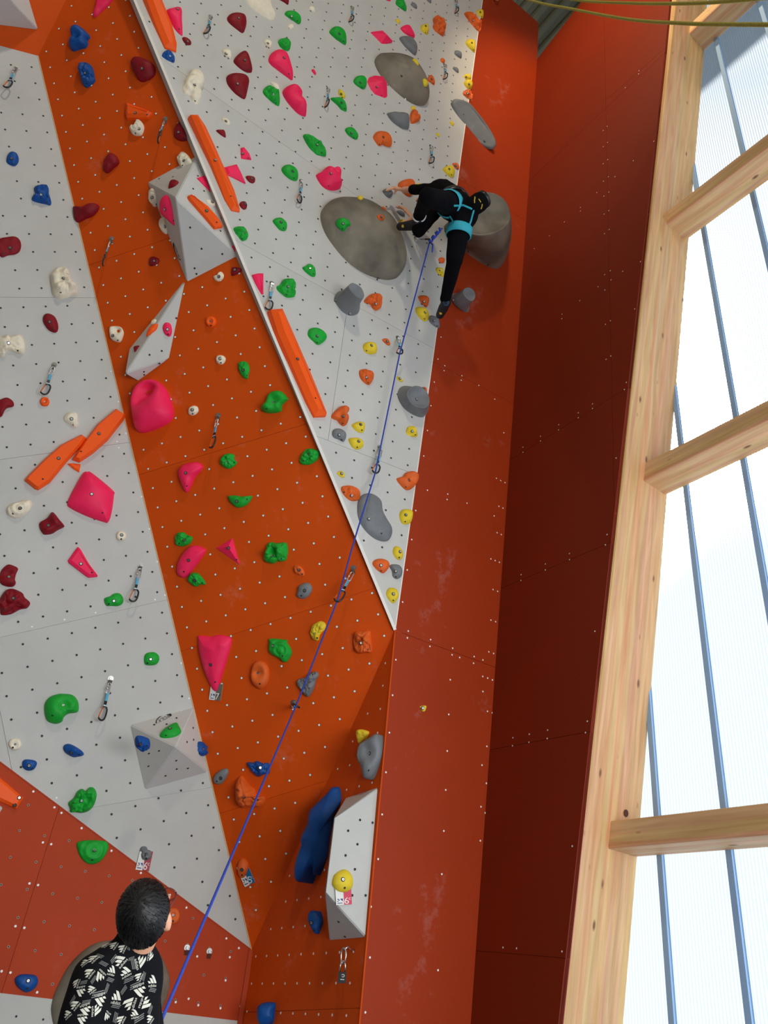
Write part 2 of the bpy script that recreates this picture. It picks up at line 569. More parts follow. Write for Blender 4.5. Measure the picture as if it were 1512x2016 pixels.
# edge trims
def strip(name, a, b, w, material, label, cat='trim'):
    a, b = np.asarray(a), np.asarray(b)
    t = nrm(b - a)
    n1 = nrm(EYE - (a + b) / 2)
    s = nrm(np.cross(t, n1))
    g = box_geo((a + b) / 2, t, s, np.cross(s, t), np.linalg.norm(b - a), w, w)
    return tag(mesh_obj(name, *g, material, loc=(a + b) / 2), label, cat, kind='structure')
TOW = lambda X, d: X + (EYE - X) / np.linalg.norm(EYE - X) * d
strip('trim_1', TOW(H('GR', 204, -148), .03), TOW(C3, .012), .020, M_TRIM, 'thin white trim along the edge between orange and grey facets')
strip('trim_2', C3, gr_tr, .006, M_TRIM, 'thin pale edge between grey facet and rust red wall')
strip('trim_3', A3, B3, .007, M_EDGE, 'pale plywood edge between left grey wall and orange facet')
strip('trim_4', P03 + (P03 - B3) * 1.2, B3, .007, M_BRICK, 'dark red edge below the left grey wall')
strip('trim_5', C3, low_l, .008, M_ORANGE, 'orange vertical edge where the return wall meets the rust red wall')
strip('trim_6', B3, fl, .03, M_BRICK, 'brick red corner strip between base wall and orange return wall')
# ------------------------------------------------------------------ timber frame and translucent facade
def wood(name, col, dark, axis_scale=(9, 9, .55), rough=.6):
    m = bpy.data.materials.new(name)
    m.use_nodes = True
    nt = m.node_tree
    b = nt.nodes['Principled BSDF']
    b.inputs['Roughness'].default_value = rough
    tc = nt.nodes.new('ShaderNodeTexCoord')
    mp = nt.nodes.new('ShaderNodeMapping')
    mp.inputs['Scale'].default_value = axis_scale
    nt.links.new(tc.outputs['Object'], mp.inputs['Vector'])
    n = nt.nodes.new('ShaderNodeTexNoise')
    n.inputs['Scale'].default_value = 3.0
    n.inputs['Detail'].default_value = 8
    n.inputs['Distortion'].default_value = .6
    nt.links.new(mp.outputs[0], n.inputs['Vector'])
    cr = nt.nodes.new('ShaderNodeValToRGB')
    cr.color_ramp.elements[0].position, cr.color_ramp.elements[1].position = .35, .68
    cr.color_ramp.elements[0].color, cr.color_ramp.elements[1].color = dark, col
    nt.links.new(n.outputs['Fac'], cr.inputs['Fac'])
    # laminations
    mp3 = nt.nodes.new('ShaderNodeMapping')
    mp3.inputs['Scale'].default_value = (22, 22, .28)
    nt.links.new(tc.outputs['Object'], mp3.inputs['Vector'])
    v3 = nt.nodes.new('ShaderNodeTexVoronoi')
    v3.inputs['Scale'].default_value = 1.0
    nt.links.new(mp3.outputs[0], v3.inputs['Vector'])
    hs = nt.nodes.new('ShaderNodeMixRGB')
    hs.blend_type = 'SOFT_LIGHT'
    hs.inputs['Fac'].default_value = .16
    nt.links.new(cr.outputs['Color'], hs.inputs['Color1'])
    nt.links.new(v3.outputs['Color'], hs.inputs['Color2'])
    # knots
    mp2 = nt.nodes.new('ShaderNodeMapping')
    mp2.inputs['Scale'].default_value = (8.5, 8.5, 3.6)
    nt.links.new(tc.outputs['Object'], mp2.inputs['Vector'])
    vo = nt.nodes.new('ShaderNodeTexVoronoi')
    vo.inputs['Scale'].default_value = 1.0
    nt.links.new(mp2.outputs[0], vo.inputs['Vector'])
    k = nt.nodes.new('ShaderNodeValToRGB')
    k.color_ramp.elements[0].position, k.color_ramp.elements[1].position = .06, .13
    k.color_ramp.elements[0].color, k.color_ramp.elements[1].color = (1, 1, 1, 1), (0, 0, 0, 1)
    nt.links.new(vo.outputs['Distance'], k.inputs['Fac'])
    mx = nt.nodes.new('ShaderNodeMixRGB')
    mx.inputs['Color2'].default_value = srgb(128, 82, 48)
    nt.links.new(k.outputs['Color'], mx.inputs['Fac'])
    nt.links.new(hs.outputs['Color'], mx.inputs['Color1'])
    nt.links.new(mx.outputs['Color'], b.inputs['Base Color'])
    return m


M_WOOD = wood('pale_glulam', srgb(222, 180, 130), srgb(198, 150, 100))
OUT = -PL['R2'].n                       # outward through the facade
l0, l1 = PL['R2'].hit(1107, 2016, -.03), PL['R2'].hit(1319, 100, -.03)
cd = nrm(l1 - l0)
cs = nrm(np.cross(cd, OUT))
if cs[1] < 0:
    cs = -cs
COL_DEPTH, COL_T = .485, .20


def beam(name, p, q, side, depthv, w, d, label, cat, chamfer=.006):
    """timber from p to q; p,q lie on one long edge; section goes w along side and d along depthv"""
    p, q = np.asarray(p, float), np.asarray(q, float)
    t = nrm(q - p)
    L = np.linalg.norm(q - p)
    side = nrm(side - t * (side @ t))
    depthv = nrm(depthv - t * (depthv @ t) - side * (depthv @ side))
    bm = bmesh.new()
    vs_ = [bm.verts.new((x, y, z)) for z in (0, L) for x, y in ((0, 0), (w, 0), (w, d), (0, d))]
    for f in ((3, 2, 1, 0), (4, 5, 6, 7), (0, 1, 5, 4), (1, 2, 6, 5), (2, 3, 7, 6), (3, 0, 4, 7)):
        bm.faces.new([vs_[i] for i in f])
    bmesh.ops.bevel(bm, geom=bm.edges[:], offset=chamfer, segments=1, affect='EDGES')
    bmesh.ops.recalc_face_normals(bm, faces=bm.faces)
    me = bpy.data.meshes.new(name)
    bm.to_mesh(me)
    bm.free()
    me.materials.append(M_WOOD)
    o = bpy.data.objects.new(name, me)
    COL.objects.link(o)
    o.matrix_world = Matrix([[side[i], depthv[i], t[i], p[i]] for i in range(3)] + [[0, 0, 0, 1]])
    o['_base'] = (0, 0, 0)
    return tag(o, label, cat, kind='structure')


cb, ct = down_to(l0, l1, 0.0), down_to(l0, l1, 11.2)
beam('timber_column', cb, ct, cs, OUT, COL_T, COL_DEPTH, 'raking pale glulam timber column between red wall and bright facade', 'column', .008)
up_in = nrm(np.cross([0, -1.0, 0], OUT))
if up_in[2] < 0:
    up_in = -up_in
SIDE = Plane(l0, np.cross(cd, OUT))
GD, GH = .25, .15
GIRT = [((1388, 100), 'topmost timber rail crossing the bright facade, cut by the frame top'), ((1349, 474), 'second timber rail from the top crossing the bright facade'),
        ((1311, 975), 'third timber rail from the top crossing the bright facade'), ((1252, 1687), 'lowest timber rail crossing the bright facade')]
M_KNOTHOLE = M_DARK
for q, lab in GIRT:
    c = SIDE.hit(*q)
    st = c - OUT * GD
    beam('timber_rail', st + np.array([0, .02, 0]), st + np.array([0, -9.0 - st[1] + 1.0, 0]), up_in, OUT, GH, GD, lab, 'beam', .005)
# dark plug hole in the column above the lowest rail
pc = SIDE.hit(1232, 1601)
V = [pc + SIDE.n * .002 + .022 * (math.cos(a * math.pi / 8) * OUT + math.sin(a * math.pi / 8) * cd) for a in range(16)]
colo = bpy.data.objects['timber_column']
ph = mesh_obj('plug_hole', V, [tuple(range(16))], mat('dark_wood_plug', srgb(84, 44, 26), .8))
ph.parent = colo
ph.matrix_parent_inverse = colo.matrix_world.inverted()
# polycarbonate
FAC = Plane(SIDE.hit(1311, 975) + OUT * .012, -OUT)
ys = [np.mean([FAC.hit(*a)[1], FAC.hit(*b)[1]]) for a, b in (((1331, 2016), (1278, 1500)), ((1507, 2016), (1345, 1000)), ((1511, 1101), (1376, 466)), ((1507, 470), (1414, 121)))]
step = (ys[0] - ys[3]) / 3
y0 = np.mean([ys[i] + i * step for i in range(4)])
m = bpy.data.materials.new('fluted_polycarbonate')
m.use_nodes = True
nt = m.node_tree
for nd in list(nt.nodes):
    nt.nodes.remove(nd)
out = nt.nodes.new('ShaderNodeOutputMaterial')
tr = nt.nodes.new('ShaderNodeBsdfTranslucent')
tr.inputs['Color'].default_value = (.80, .88, .96, 1)
rf = nt.nodes.new('ShaderNodeBsdfRefraction')
rf.inputs['Color'].default_value = (.86, .93, 1, 1)
rf.inputs['Roughness'].default_value = .66
rf.inputs['IOR'].default_value = 1.12
mx = nt.nodes.new('ShaderNodeMixShader')
mx.inputs[0].default_value = .5
nt.links.new(tr.outputs[0], mx.inputs[1])
nt.links.new(rf.outputs[0], mx.inputs[2])
nt.links.new(mx.outputs[0], out.inputs[0])
M_POLY = m
M_MULL = mat('blue_grey_joint_profile', srgb(150, 186, 226), .5)
zlo, zhi = 0.0, 12.6
fp = lambda y, z, off=0.0: down_to(np.array([FAC.p[0], y, FAC.p[2]]), np.array([FAC.p[0], y, FAC.p[2]]) + up_in, z) + OUT * off
wv, wf = [], []
for a, b, z0_, z1_ in ((-7.2, 4.6, zlo, zlo + .12), (-7.2, 4.6, zhi - .12, zhi)):
    g = join_geo((wv, wf), box_geo((fp(a, z0_, .03) + fp(b, z1_, .03)) / 2, [0, 1, 0], up_in, OUT, b - a, z1_ - z0_, .05))
    wv, wf = g
win = tag(mesh_obj('window_1', wv, wf, M_MULL, loc=fp(0, zlo)), 'bright translucent polycarbonate facade on the right', 'window', kind='structure')
edges = [y0 - step * k for k in range(-2, 15)]
for i, y in enumerate(edges):
    g = box_geo((fp(y, zlo + .06) + fp(y, zhi - .06)) / 2, [0, 1, 0], up_in, OUT, .036, np.linalg.norm(fp(y, zhi - .06) - fp(y, zlo + .06)), .03)
    mesh_obj('joint_profile', *g, M_MULL, parent=win, loc=fp(y, zlo))
    if i + 1 < len(edges):
        ya, yb = y - .018, edges[i + 1] + .018
        nr = 40
        V, Fc = [], []
        for k in range(nr + 1):
            yy = ya + (yb - ya) * k / nr
            o_ = .004 if k % 2 else .0
            V += [fp(yy, zlo + .06, o_), fp(yy, zhi - .06, o_)]
        Fc = [(2 * k, 2 * k + 2, 2 * k + 3, 2 * k + 1) for k in range(nr)]
        mesh_obj('pane', V, Fc, M_POLY, parent=win, loc=fp(y, zlo))
# ------------------------------------------------------------------ hall shell
M_DECK = mat('galvanised_deck', srgb(122, 118, 92), .6, metal=.2, var=.08, vscale=2)
M_SHELL = mat('hall_wall_paint', srgb(205, 200, 190), .85)
M_MAT = mat('dark_floor_mat', srgb(70, 78, 92), .85, var=.08, vscale=2)
def slab(name, x0, x1, y0_, y1_, z0_, z1_, material, label, cat):
    g = box_geo(((x0 + x1) / 2, (y0_ + y1_) / 2, (z0_ + z1_) / 2), [1, 0, 0], [0, 1, 0], [0, 0, 1], x1 - x0, y1_ - y0_, z1_ - z0_)
    return tag(mesh_obj(name, *g, material, loc=((x0 + x1) / 2, (y0_ + y1_) / 2, (z0_ + z1_) / 2)), label, cat, kind='structure')
slab('floor', -6, 4.1, -7.2, 8, -.2, 0, M_MAT, 'dark padded floor of the climbing hall', 'floor')
ceil = slab('ceiling', -6, 9.2, -7.2, 8, 12.92, 13.1, M_DECK, 'dark ribbed metal roof deck above the walls', 'ceiling')
for k in range(76):
    x = -6 + .2 * k
    V = [np.array(q) for q in ((x + .02, -7.2, 12.92), (x + .05, -7.2, 12.87), (x + .13, -7.2, 12.87), (x + .16, -7.2, 12.92), (x + .02, 8, 12.92), (x + .05, 8, 12.87), (x + .13, 8, 12.87), (x + .16, 8, 12.92))]
    if 1.5 < x < 9:
        mesh_obj('deck_rib', V, [(0, 1, 5, 4), (1, 2, 6, 5), (2, 3, 7, 6), (0, 3, 2, 1), (4, 5, 6, 7)], M_DECK, parent=ceil, loc=(x, 0, 12.9))
slab('wall_back', -6, 5.2, -7.4, -7.2, 0, 12.92, M_SHELL, 'plain hall wall behind the viewer', 'wall')
slab('wall_far_left', -6.2, -6, -7.2, 8, 0, 12.92, M_SHELL, 'plain hall wall far to the left', 'wall')
slab('wall_rear', -6, 9.2, 8, 8.2, 0, 12.92, M_SHELL, 'structural wall behind the climbing facets', 'wall')
slab('wall_eaves', 9.2, 9.3, -7.2, 8, 11.6, 12.92, M_SHELL, 'eaves board under the roof deck', 'wall')
# ------------------------------------------------------------------ climbing holds
def bolt_mesh():
    V, Fc, mi = [], [], []
    def disc(r, z, m_, seg=10):
        o = len(V)
        V.extend([(r * math.cos(2 * math.pi * k / seg), r * math.sin(2 * math.pi * k / seg), z) for k in range(seg)])
        Fc.append(tuple(range(o, o + seg)))
        mi.append(m_)
        return o
    def wall(o1, o2, m_, seg=10):
        for k in range(seg):
            Fc.append((o1 + k, o1 + (k + 1) % seg, o2 + (k + 1) % seg, o2 + k))
            mi.append(m_)
    a = disc(.0125, .0012, 0)
    b = disc(.0078, .0015, 1)
    c = disc(.0072, .005, 1)
    wall(b, c, 1)
    disc(.003, .0054, 0)
    me = bpy.data.meshes.new('bolt')
    me.from_pydata(V, [], Fc)
    me.materials.append(M_DARK)
    me.materials.append(M_STEEL)
    me.polygons.foreach_set('material_index', mi)
    return me


BOLT = bolt_mesh()
SCREWH = bpy.data.meshes.new('screw_hole')
SCREWH.from_pydata([(.0105 * math.cos(k * .7854), .0105 * math.sin(k * .7854), .0014) for k in range(8)], [], [tuple(range(8))])
SCREWH.materials.append(M_DARK)
SURF = {}
LABELS = []


def frame(n):
    n = nrm(n)
    a = np.cross([0, 0, 1.0], n)
    if np.linalg.norm(a) < .05:
        a = np.array([1.0, 0, 0])
    a = nrm(a)
    return a, np.cross(n, a), n


def add_bolt(o, bvh, px, py, n, base, name='bolt', scale=1.0, me=None):
    r = ray(px, py)
    hit = bvh.ray_cast(Vector(EYE - base), Vector(r))
    if hit[0] is None:
        return
    nn = np.array(hit[1])
    if nn @ r > 0:
        nn = -nn
    nn = nrm(nn * .6 + n * .4)
    a, b, n = frame(nn)
    c = bpy.data.objects.new(name, me or BOLT)
    COL.objects.link(c)
    c.parent = o
    p = np.array(hit[0])
    c.matrix_local = Matrix([[a[i] * scale, b[i] * scale, n[i] * scale, p[i]] for i in range(3)] + [[0, 0, 0, 1]])


def wall_plane(face, px, py):
    if face in PL:
        return PL[face]
    bvh, base = SURF[face]
    h = bvh.ray_cast(Vector(EYE - base), Vector(ray(px, py)))
    if h[0] is None:
        h = bvh.find_nearest(Vector(at_dist(px, py, 6.5) - base))
    n = np.array(h[1])
    if n @ ray(px, py) > 0:
        n = -n
    return Plane(np.array(h[0]) + base, n)


TB = dict(GR=.22, FB=.8, R1=.2)


def finish(name, label, cat, V, Fc, material, base, n, bolt, cr, smooth, group=None, key=None, sh=None):
    o = mesh_obj(name, V, Fc, material, loc=base, smooth=smooth)
    tag(o, label, cat, group)
    LABELS.append(label)
    bvh = BVHTree.FromPolygons([tuple(np.asarray(v) - base) for v in V], [tuple(f) for f in Fc])
    if bolt:
        for bx in bolt:
            add_bolt(o, bvh, *cp(cr, *bx), n, base)
    if sh is not None:
        add_bolt(o, bvh, *sh, n, base, 'screw_hole', .62, SCREWH)
    if key:
        SURF[key] = (bvh, np.asarray(base))
    return o


def hold(cr, face, col, label, pts, bolt=None, st='o', H=None, bumps=(), pk=None, tb=None, key=None, group=None, name='climbing_hold', cat='climbing hold', gro=1.0, lift=None):
    px = cps(cr, pts) if isinstance(pts, str) else [cp(cr, *q) for q in pts]
    ctr = np.mean(np.array(px), axis=0)
    if gro != 1.0:
        px = [tuple(ctr + (np.array(q) - ctr) * gro) for q in px]
    W = wall_plane(face, *ctr)
    cw = W.hit(*ctr)
    lf = lift if lift is not None else (.55 if face == 'FB' else 0)
    if lf:      # stands proud of an obliquely seen wall
        xs_ = [q[0] for q in px]
        cw = cw - ray(*ctr) * (max(xs_) - min(xs_)) / F * np.linalg.norm(cw - EYE) * lf
    t = TB.get(face, .08) if tb is None else tb
    nb = nrm(W.n * (1 - t) - ray(*ctr) * t)
    P = Plane(cw, nb)
    a, b, n = frame(P.n)
    to2 = lambda X: np.array([(X - cw) @ a, (X - cw) @ b])
    o2 = [to2(P.hit(*q)) for q in px]
    if area2(o2) < 0:
        o2.reverse()
    A = abs(area2(o2))
    size = math.sqrt(A)
    if H is None:
        H = min(max(.40 * size, .016), .2)
    else:
        H = H * size
    hf = {'f': 1, 'y': 1}.get(st, 0)
    sub = 1 if hf else max(2, min(8, (72 if size > .09 else 40) // len(o2)))
    oc = o2 if hf else [np.asarray(q) for q in catmull(o2, sub)]
    N = len(oc)
    c2 = sum(oc) / N
    if pk:
        c2 = to2(P.hit(*cp(cr, *pk)))
    V, Fc = [], []
    def ring(q2, h):
        o_ = len(V)
        hs = h if hasattr(h, '__len__') else [h] * len(q2)
        V.extend([cw + q[0] * a + q[1] * b + hh * n for q, hh in zip(q2, hs)])
        return o_
    def bridge(o1, o2_):
        for k in range(N):
            Fc.append((o1 + k, o1 + (k + 1) % N, o2_ + (k + 1) % N, o2_ + k))
    sh = None
    if bolt and len(bolt) == 1 and size > .06:
        bq = np.array(cp(cr, *bolt[0]))
        far = max(px, key=lambda q: np.linalg.norm(np.array(q) - bq) + .4 * (q[1] - bq[1]))
        sh = tuple(bq + (np.array(far) - bq) * .66)
    # skirt down to the carrying wall
    def to_wall(X):
        d_ = (X - W.p) @ W.n
        return X - W.n * (max(d_, 0) + .004)
    o_sk = len(V)
    base3 = [cw + q[0] * a + q[1] * b for q in oc]
    V.extend([to_wall(X) for X in base3])
    prev = ring(oc, 0.0)
    bridge(o_sk, prev)
    if st == 'f':
        d = .2 * size if not bumps else bumps
        ins = []
        for i in range(N):
            p, q, r_ = oc[i - 1], oc[i], oc[(i + 1) % N]
            e1, e2 = q - p, r_ - q
            n1 = np.array([-e1[1], e1[0]]) / (np.linalg.norm(e1) + 1e-9)
            n2 = np.array([-e2[1], e2[0]]) / (np.linalg.norm(e2) + 1e-9)
            bs = n1 + n2
            bs = bs / max(bs @ bs / 2, .35)
            ins.append(q + bs * d)
        r1 = ring([q + (i_ - q) * .15 for q, i_ in zip(oc, ins)], H * .55)
        bridge(prev, r1)
        r2 = ring(ins, H)
        bridge(r1, r2)
        Fc.append(tuple(range(r2, r2 + N)))
    elif st == 'y':
        r1 = ring([q + (c2 - q) * .04 for q in oc], H * .12)
        bridge(prev, r1)
        r2 = ring([q + (c2 - q) * .93 for q in oc], H * .97)
        bridge(r1, r2)
        Fc.append(tuple(range(r2, r2 + N)))
    else:
        bm_ = [(to2(P.hit(*cp(cr, x, y))), am, w * 400 / 1512 / F * np.linalg.norm(cw - EYE)) for x, y, am, w in bumps] if bumps else []
        sd = Vector((len(LABELS) * 1.37, .5, .2))
        ts = [.988, .96, .92, .87, .81, .74, .66, .57, .48, .38, .28, .18, .08] if size > .09 else [.985, .94, .86, .75, .62, .47, .31, .15]
        pw = {'o': 2.4, 'r': 3.0, 'd': 3.4, 'm': 2.0, 'p': 6.0, 's': 2.4, 'n': 2.4}[st]
        na = {'r': .30, 'o': .07, 'd': .06, 'm': .04, 'p': .03, 's': .12, 'n': .0}[st]
        rmean = np.mean([np.linalg.norm(q - c2) for q in oc])
        def hgt(q, tt):
            h = H * max(0, 1 - tt ** pw) ** .5
            fall = min(1, (1 - tt) * 5)
            f3 = 2.6 / max(size, .02)
            h += H * na * fall * noise.noise(Vector((q[0] * f3, q[1] * f3, 0)) + sd) * 1.6
            if st in 'rs':
                h += H * na * .6 * fall * noise.noise(Vector((q[0] * f3 * 2.4, q[1] * f3 * 2.4, 3)) + sd)
            if st == 'r':
                dv = noise.voronoi(Vector((q[0] * f3 * .95, q[1] * f3 * .95, .3)) + sd)[0]
                h -= H * .22 * fall * math.exp(-((dv[1] - dv[0]) / .12) ** 2)
            if st == 's':
                h += H * .09 * fall * math.sin(np.linalg.norm(q - c2) / rmean * 14)
            if st == 'd':
                h -= H * .62 * math.exp(-((np.linalg.norm(q - c2) / rmean) / .48) ** 2)
            for bc, am, w in bm_:
                h += H * am * fall * math.exp(-((q - bc) @ (q - bc)) / (w * w))
            return h
        for tt in ts:
            q2 = [c2 + (q - c2) * tt for q in oc]
            r1 = ring(q2, [hgt(q, tt) for q in q2])
            bridge(prev, r1)
            prev = r1
        o_ = len(V)
        V.append(cw + c2[0] * a + c2[1] * b + hgt(c2, 0.0) * n)
        for k in range(N):
            Fc.append((prev + k, prev + (k + 1) % N, o_))
    return finish(name, label, cat, V, Fc, HC[col] if isinstance(col, str) else col, cw, W.n, bolt, cr, not hf, group, key, sh)


def loft(cr, face, col, label, base_pts, top_pts, h, dish=.25, flare=.5, bolt=None, name='climbing_hold', cat='climbing hold', key=None, rim=.9):
    """hold or macro that rises from a wide base to a smaller dished top"""
    W = PL[face]
    bp = catmull([W.hit(*q) for q in cps(cr, base_pts)], 5)
    tp_ = catmull([W.hit(*q, off=h) for q in cps(cr, top_pts)], 5)
    N = 48
    def resample(c, ref=None):
        c = [np.asarray(x) for x in c]
        m_ = sum(c) / len(c)
        a, b, n = frame(W.n)
        an = np.array([math.atan2((x - m_) @ b, (x - m_) @ a) for x in c])
        out = []
        for k in range(N):
            th = -math.pi + 2 * math.pi * k / N
            dd = np.abs((an - th + math.pi) % (2 * math.pi) - math.pi)
            i1, i2 = np.argsort(dd)[:2]
            w1, w2 = dd[i2] + 1e-6, dd[i1] + 1e-6
            out.append((c[i1] * w1 + c[i2] * w2) / (w1 + w2))
        return out, m_
    B, bm_ = resample(bp)
    T, tm = resample(tp_)
    V, Fc = [], []
    def ring(c):
        o = len(V)
        V.extend(c)
        return o
    def bridge(o1, o2):
        for k in range(N):
            Fc.append((o1 + k, o1 + (k + 1) % N, o2 + (k + 1) % N, o2 + k))
    prev = ring([x - W.n * .004 for x in B])
    for s in (0.03, .12, .3, .5, .7, .86, .96, 1.0):
        hs = s
        ls = s ** flare
        c = []
        for x, t_ in zip(B, T):
            lat = x + (t_ - W.n * h - x) * ls
            c.append(lat + W.n * h * hs)
        r_ = ring(c)
        bridge(prev, r_)
        prev = r_
    D = np.mean([np.linalg.norm(t_ - tm) for t_ in T])
    for f_, dz in ((rim + .05, .01), (rim, -.02), (rim * .8, -dish * .6), (rim * .5, -dish * .92), (rim * .2, -dish)):
        r_ = ring([tm + (t_ - tm) * f_ + W.n * D * dz for t_ in T])
        bridge(prev, r_)
        prev = r_
    V.append(tm - W.n * D * dish)
    for k in range(N):
        Fc.append((prev + k, prev + (k + 1) % N, len(V) - 1))
    return finish(name, label, cat, V, Fc, HC[col], bm_, W.n, bolt, cr, True, None, key)


def volume(face, base_px, apex, faces, label, material=None, name='climbing_volume', bev=.008, keys=()):
    """faceted box volume: base pixels lie on the wall, apex = [(px,py,height)]"""
    W = PL[face]
    V = [W.hit(*q, off=-.004) for q in base_px] + [W.hit(x, y, off=h) for x, y, h in apex]
    base = sum(V[:len(base_px)]) / len(base_px)
    bm = bmesh.new()
    bv = [bm.verts.new(tuple(v - base)) for v in V]
    for f in faces:
        bm.faces.new([bv[i] for i in f])
    bm.faces.new([bv[i] for i in range(len(base_px) - 1, -1, -1)])
    bmesh.ops.recalc_face_normals(bm, faces=bm.faces)
    for f, k in zip(faces, keys):
        if k:
            PL[k] = plane3(V[f[0]], V[f[1]], V[f[2]])
    bmesh.ops.bevel(bm, geom=bm.edges[:], offset=bev, segments=3, affect='EDGES', clamp_overlap=True)
    me = bpy.data.meshes.new(name)
    bm.to_mesh(me)
    bm.free()
    me.materials.append(material or M_VOL)
    me.polygons.foreach_set('use_smooth', [True] * len(me.polygons))
    o = bpy.data.objects.new(name, me)
    COL.objects.link(o)
    o.location = base
    o['_base'] = tuple(base)
    wn = o.modifiers.new('even_shading', 'WEIGHTED_NORMAL')
    wn.weight = 100
    LABELS.append(label)
    return tag(o, label, 'climbing volume')


def vol_holes(o, pts, cr=''):
    by = {}
    for k, x, y in pts:
        by.setdefault(k, []).append(PL[k].hit(*cp(cr, x, y)))
    for k, ps in by.items():
        discs('insert_hole', o, PL[k], ps, .0075, M_DARK)
# ---- volumes
K = lambda c, s: cps(c, s)
v1 = volume('OC', K('e', '412,97 38,300 333,1048 722,848'), [(*cp('e', 245, 415), .30)], [(0, 1, 4), (1, 2, 4), (2, 3, 4), (3, 0, 4)],
            'large light grey pyramid volume with rounded edges under the white trim', keys=('V1t', 'V1l', 'V1b', 'V1r'))
v2 = volume('OC', K('g', '1393,-210 960,330 1028,572 1265,400'), [(*cp('g', 927, 515), .13)], [(0, 1, 4), (1, 2, 4), (2, 3, 4), (3, 0, 4)],
            'slim grey kite-shaped volume hanging below the large pyramid', keys=('V2l', None, 'V2b', 'V2m'))
v3 = volume('GL', K('m', '1445,572 962,705 1075,1195 1550,1062'), [(*cp('m', 1310, 870), .26)], [(0, 1, 4), (1, 2, 4), (2, 3, 4), (3, 0, 4)],
            'light grey pyramid volume low on the left wall, black oval logo on top', keys=('V3t', 'V3l', 'V3b', 'V3r'))
v0 = volume('F2', [(-70, 42), (76, 60), (40, -60), (-60, -80)], [(8, -14, .28)], [(0, 1, 4), (1, 2, 4), (2, 3, 4), (3, 0, 4)],
            'grey pyramid volume cut off in the top left corner', keys=('V0b', 'V0r', None, None))
v4 = volume('FB', [(746, 1549), (680, 1571), (648, 1853), (721, 1847)], [(657, 1609, .26), (639, 1757, .26)], [(0, 1, 4), (1, 2, 5, 4), (2, 3, 5), (3, 0, 4, 5)],
            'tall faceted pale grey volume on the orange return wall, yellow hold on it', keys=('V4t', None, 'V4b', 'V4f'))
v5 = volume('F4', [(-40, 1560), (7, 1590), (-6, 1612), (-60, 1600)], [(-25, 1585, .08)], [(0, 1, 4), (1, 2, 4), (2, 3, 4), (3, 0, 4)],
            'grey volume tip poking in at the left edge under the neon bar', bev=.004)
vol_holes(v1, [('V1b', 357, 635), ('V1b', 442, 793), ('V1b', 596, 832), ('V1b', 390, 938), ('V1b', 404, 980), ('V1r', 427, 166), ('V1r', 414, 251), ('V1r', 379, 347), ('V1r', 460, 364), ('V1r', 440, 446), ('V1r', 589, 565), ('V1r', 582, 661), ('V1t', 126, 272), ('V1t', 229, 258)], 'e')
vol_holes(v3, [('V3t', 1148, 707), ('V3t', 1240, 703), ('V3t', 1314, 657), ('V3b', 1108, 919), ('V3b', 1183, 899), ('V3b', 1104, 1013), ('V3b', 1312, 972), ('V3b', 1315, 1035), ('V3b', 1398, 1029), ('V3b', 1232, 1085), ('V3r', 1391, 835), ('V3r', 1440, 818), ('V3r', 1437, 730)], 'm')
vol_holes(v2, [('V2m', 1113, 373), ('V2m', 1204, 344), ('V2m', 1312, 100), ('V2m', 1187, 438), ('V2b', 1071, 498), ('V2b', 1073, 520)], 'g')
sv = 130 / 794
vol_holes(v4, [('V4f', 630 + x * sv, 1540 + y * sv) for x, y in ((481, 454), (338, 583), (450, 746), (307, 880), (419, 1047), (387, 1360), (631, 487), (548, 1361))] + [('V4b', 630 + 225 * sv, 1540 + 1676 * sv), ('V4b', 630 + 302 * sv, 1540 + 1855 * sv)])
# ---- left grey wall
hold('a', 'GL', 'blue', 'small blue round hold on the upper left wall, near the left edge', '52,1165 70,1140 95,1133 125,1145 140,1180 135,1215 108,1240 70,1228 47,1205', [(86, 1180)])
hold('d', 'GL', 'blue', 'angular blue hold on the left wall beside the orange edge', '252,345 300,322 345,322 362,350 365,390 382,450 372,473 340,465 290,455 245,440 235,420 265,395', [(306, 391)], 'r')
hold('d', 'GL', 'red', 'dark red jug with a scooped pocket cut by the left edge', '0,722 50,712 110,708 145,728 158,770 145,815 110,838 60,845 20,860 0,850 -30,800 -35,750', [(74, 786)], 'o', .4, ((60, 800, -.55, 60),))
hold('d', 'GL', 'white', 'lumpy cream hold high on the left wall, wider at its base', '372,1000 395,970 430,940 480,940 510,970 520,1010 550,1060 580,1100 575,1135 530,1150 490,1165 440,1170 395,1145 385,1090', [(472, 1012)], 'r', .42, ((455, 960, .25, 45), (545, 1110, .3, 40), (430, 1135, .35, 50)))
hold('g', 'GL', 'red', 'smooth dark red oval hold below the lumpy cream hold', '318,100 335,72 370,70 410,95 433,150 430,195 405,210 360,190 325,140', [(369, 128)])
hold('g', 'GL', 'white', 'cream bone-shaped hold cut by the left edge', '-20,240 0,262 45,228 70,240 110,238 155,225 180,265 188,330 170,370 130,365 80,345 45,350 30,390 0,388 -25,350', [(63, 284)], 'r', .35)
hold('g', 'GL', 'red', 'dark red hooked hold at the left edge above the neon bars', '-30,720 0,708 50,692 90,712 105,740 95,760 55,770 35,790 15,830 -10,835 -30,790', None, 'o')
hold('g', 'GL', 'neon', 'small neon orange ring hold under a hanging quickdraw', '297,725 308,699 333,689 358,699 369,725 358,750 333,757 308,750', [(333, 725)], 'd', .5)
hold('g', 'GL', 'white', 'small cream hold with wavy ridges above the lower neon bar', '475,840 500,810 545,800 575,815 580,850 583,900 555,915 515,890 480,865', [(533, 849)], 's')
hold('g', 'GL', 'neon', 'long neon orange bar hold on the left wall, lower of the crossing pair', '605,972 642,1000 600,1060 500,1170 370,1330 285,1384 258,1376 180,1312 200,1285 330,1155 450,1050', [(436, 1143)], 'f', .22, .016)
